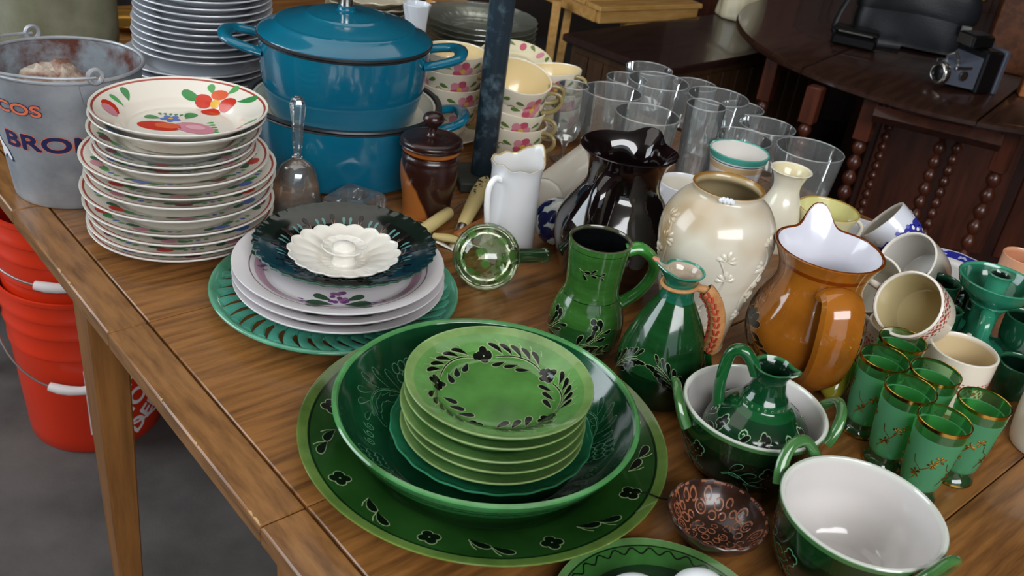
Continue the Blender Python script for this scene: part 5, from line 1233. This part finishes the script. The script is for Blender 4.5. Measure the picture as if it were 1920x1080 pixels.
# panelled dark cabinet behind the oval table
cb = thing('dark_cabinet', 'dark mahogany cabinet with panelled doors standing behind the oval table', 'cabinet', (1.75, 4.02, -T), -.32)
MB().box(-1.25, 1.25, -.18, .25, .0, 1.55, .004).build('carcass', 'mahogany_dark', cb, smooth=False)
for k in range(4):
    x0 = -1.2 + k * .61; d_ = MB().box(x0, x0 + .58, -.205, -.181, .08, 1.45, .004).build('door', 'mahogany_dark', cb, smooth=False)
    for (za, zb) in ((.16, .72), (.80, 1.37)): MB().box(x0 + .09, x0 + .49, -.218, -.206, za, zb, .008).build('raised_panel', 'mahogany', d_, smooth=False)
    MB().lathe([(0, 0), (.008, 0), (.014, .012), (.008, .02), (0, .021)], 16).xform(Matrix.Translation((x0 + .54, -.206, .76)) @ Matrix.Rotation(PI / 2, 4, 'X')).build('knob', 'brass', d_)

bb = thing('blanket_box', 'low dark mahogany panelled box standing under the oval table', 'chest', (1.78, 3.16, -T), -.10)
MB().box(-.66, .85, -.17, .20, .0, .60, .004).build('carcass', 'mahogany_dark', bb, smooth=False)
for k in range(6): MB().box(-.64 + k * .248, -.64 + k * .248 + .21, -.182, -.1705, .06, .55, .008).build('panel', 'mahogany', bb, smooth=False)
MB().box(-.68, .87, -.19, .21, .601, .625, .004).build('lid', 'mahogany_dark', bb, smooth=False)

# ------------------------------------------------------------------ dark chest and pine folding table
z = -.13; n_ = P(1238, 133, z); l_ = P(1073, 64, z); r_ = P(1405, 103, z)
e1 = (l_ - n_); e2 = (r_ - n_).normalized(); w1 = e1.length; e1.normalize(); 
t = thing('dark_chest', 'dark stained wooden chest with overhanging top behind the glasses', 'chest', (n_.x, n_.y, -T), math.atan2(e2.y, e2.x))
e2n = Vector((-e2.y, e2.x, 0)); W2 = 1.06; D2 = max(w1, .4)
MB().box(0, W2, 0, D2, T + z - .024, T + z, .004).build('top_board', 'walnut', t, smooth=False)
bd = MB().box(.025, W2 - .025, .025, D2 - .025, .03, T + z - .025, .003).build('body', 'oak_dark', t, smooth=False)
for k in range(12): MB().box(.03 + k * .082, .03 + k * .082 + .075, .016, .0245, .06, T + z - .05, .003).build('board', 'oak_dark', bd, smooth=False)
for k in range(5): MB().box(.016, .0245, .04 + k * (D2 - .08) / 5, .04 + (k + .92) * (D2 - .08) / 5, .06, T + z - .05, .003).build('board', 'oak_dark', bd, smooth=False)
for (x, y) in ((.04, .04), (W2 - .04, .04), (.04, D2 - .04), (W2 - .04, D2 - .04)): MB().box(x - .02, x + .02, y - .02, y + .02, 0, .03).build('foot', 'oak_dark', t, smooth=False)

z = -.10; n_ = P(1128, 14, z); l_ = P(1035, -18, z); r_ = P(1320, 8, z); e2 = (r_ - n_); W2 = e2.length
t = thing('folding_table', 'light pine folding table with splayed leg behind the dark chest', 'table', (n_.x, n_.y, -T), math.atan2(e2.y, e2.x))
H_ = T + z
for k in range(5): MB().box(0, W2, .004 + k * .092, .090 + k * .092, H_ - .018, H_, .003).build('slat', 'pine', t, smooth=False)
MB().box(.01, W2 - .01, .012, .032, H_ - .060, H_ - .0185, .002).build('apron', 'pine', t, smooth=False)
MB().box(.004, .026, .034, .44, H_ - .060, H_ - .0185, .002).build('apron', 'pine', t, smooth=False)
MB().box(W2 - .026, W2 - .004, .034, .44, H_ - .060, H_ - .0185, .002).build('apron', 'pine', t, smooth=False)
for (x, y, dx) in ((.10, .30, -.02), (W2 - .06, .10, .05), (.03, .05, 0), (W2 - .03, .38, 0)):
    if (x, y) == (.03, .05): continue
    MB().tube([(x, y, H_ - .02), (x + dx, y, 0)], .02, 4).build('leg', 'pine', t, smooth=False)
lt = P(1024, 14, z - .05); lb_ = P(1056, 112, -.20)
Rm = Matrix.Rotation(-math.atan2(e2.y, e2.x), 4, 'Z')
a = Rm @ Vector((lt.x - n_.x, lt.y - n_.y, 0)); 
MB().tube([(a.x + .03, a.y - .02, H_ - .02), (a.x + .03, a.y - .02, 0)], .024, 4, .8).build('leg', 'pine', t, smooth=False)
MB().box(.16, .34, .033, .05, H_ - .10, H_ - .0605, .002).build('cross_block', 'pine', t, smooth=False)

# ------------------------------------------------------------------ things on the oval table
OT = -.02 + .0002
# cream jar on the chest
p = P(1432, 62, -.13); t = thing('cream_jar', 'cream ceramic figural jar with moulded folds standing beyond the oval table', 'jar', (p.x - .065, p.y + .19, -.13))
prof, sd = vessel([(.075, 0), (.085, .01), (.080, .06), (.078, .10), (.088, .16), (.085, .24), (.06, .30)], .006, .01, S('#d9cfae'), S('#cfc4a0'))
MB().lathe(prof, 64, lambda a, r, z: (r * (1 + .035 * math.sin(7 * a + 12 * z) + .02 * math.sin(3 * a + 25 * z)), z)).build('body', 'china', t)
MB().tube([(.085 * math.cos(a), .085 * math.sin(a), .115 + .012 * math.sin(3 * a)) for a in [2 * PI * k / 40 for k in range(41)]], .010, 10, cap=False, col=S('#d2c7a4')).build('moulded_sash', 'china', t)
# black leather bag
p = P(1705, 92, OT); t = thing('leather_bag', 'large black leather bag with strap slumped on the oval table', 'bag', (p.x, p.y + .06, OT + .006), -.25)
b = MB()
def bagfn(a, r, z):
    c, s_ = math.cos(a), math.sin(a); e = (abs(c) ** 4 + (abs(s_)) ** 4) ** .25
    return r / e * (1 + .03 * math.sin(5 * a + 30 * z)) , z + .006 * math.sin(3 * a) * min(z / .05, 1)
b.lathe(cr([(0, 0), (.15, 0), (.165, .015), (.17, .06), (.165, .14), (.14, .20), (.10, .22), (0, .225)], 4, True), 64, bagfn); b.xform(Matrix.Diagonal((1, .55, 1, 1))); b.build('body', 'leather_black', t)
b = MB(); b.lathe(cr([(.172, .10), (.176, .12), (.172, .17), (.150, .205), (.10, .226), (0, .231)], 4, True), 64, bagfn); b.xform(Matrix.Diagonal((1, .56, 1, 1))); b.build('flap', 'leather_black', t)
MB().tube(cr([(-.15, -.05, .18), (-.20, -.09, .12), (-.22, -.12, .02), (-.15, -.14, .006), (-.02, -.13, .006)], 6), .011, 8, .3, up=(0, 0, 1)).build('strap', 'leather_black', t)
MB().box(.13, .16, -.107, -.098, .07, .10, .002).build('buckle', 'steel', t, smooth=False)
p = P(1598, 88, OT); t = thing('camera_case', 'small black camera case beside the leather bag', 'case', (p.x, p.y, OT), -.35)
MB().box(-.065, .065, -.03, .03, .0, .040, .010).build('case_body', 'plastic_black', t); MB().box(-.066, .066, -.031, .031, .0405, .058, .010).build('case_lid', 'plastic_black', t)
MB().box(-.05, .05, -.033, -.0315, .043, .047, .0004).build('trim', 'steel', t, smooth=False)
# instant camera
p = P(1800, 165, OT); t = thing('camera', 'black and grey folding camera with chrome lens and flash on the oval table', 'camera', (p.x, p.y, OT), .45)
MB().box(-.005, .055, -.055, .055, 0, .115, .006).build('back_body', 'plastic_black', t); MB().box(.056, .072, -.058, .058, .0, .118, .004).build('back_door', 'camera_grey', t)
b = MB(); vs = [(-.005, -.045, .01), (-.005, .045, .01), (-.005, .045, .095), (-.005, -.045, .095), (-.085, -.022, .02), (-.085, .022, .02), (-.085, .022, .062), (-.085, -.022, .062)]
b.add(vs, [(0, 1, 2, 3), (4, 7, 6, 5), (0, 4, 5, 1), (1, 5, 6, 2), (2, 6, 7, 3), (3, 7, 4, 0)]); b.build('cone', 'camera_grey', t, smooth=False)
b = MB(); b.lathe(cr([(.030, 0), (.030, .012), (.026, .018), (.020, .018), (.018, .010), (0, .009)], 3, True), 40); b.xform(Matrix.Translation((-.085, 0, .042)) @ Matrix.Rotation(-PI / 2, 4, 'Y')); b.build('lens', 'steel', t)
b = MB(); b.lathe([(.019, .014), (.012, .017), (0, .018)], 32); b.xform(Matrix.Translation((-.085, 0, .042)) @ Matrix.Rotation(-PI / 2, 4, 'Y')); b.build('lens_glass', 'plastic_black', t)
MB().box(-.045, .03, -.03, .03, .116, .150, .005).build('flash_head', 'plastic_black', t); MB().box(-.047, -.0455, -.024, .024, .120, .146, .0004).build('flash_window', 'steel', t, smooth=False)
MB().tube([(-.06, -.02, .064), (-.065, -.02, .085), (-.06, 0, .098), (-.065, .02, .085), (-.06, .02, .064)], .004, 8).build('viewfinder_frame', 'steel', t)
for y in (-.036, .036): MB().box(-.08, .0, y - .003, y + .003, .062, .070, .001).build('strut', 'steel', t, smooth=False)
MB().lathe([(0, 0), (.013, 0), (.013, .003), (0, .004)], 24).xform(Matrix.Translation((-.045, -.036, .045)) @ Matrix.Rotation(PI / 2, 4, 'X')).build('dial', 'steel', t)
# brown wooden case at the edge
p = P(1905, 150, OT); t = thing('wooden_case', 'reddish brown wooden case with brass clasp standing behind the camera', 'case', (p.x + .10, p.y + .10, OT), -.35)
MB().box(-.16, .16, -.07, .07, 0, .26, .004).build('body', 'wood_box', t, smooth=False); MB().box(-.161, .161, -.071, .071, .262, .34, .004).build('lid', 'wood_box', t, smooth=False)
MB().box(-.02, .02, -.075, -.0715, .235, .285, .001).build('clasp', 'brass', t, smooth=False)
p = P(1925, 185, OT); o = MB().box(-.05, .05, -.03, .03, 0, .09, .004).build('leather_wallet', 'orange_wood', smooth=False); tag(o, 'tan leather camera pouch at the rim of the oval table', 'pouch'); place(o, (p.x + .035, p.y + .02, OT), -.3)
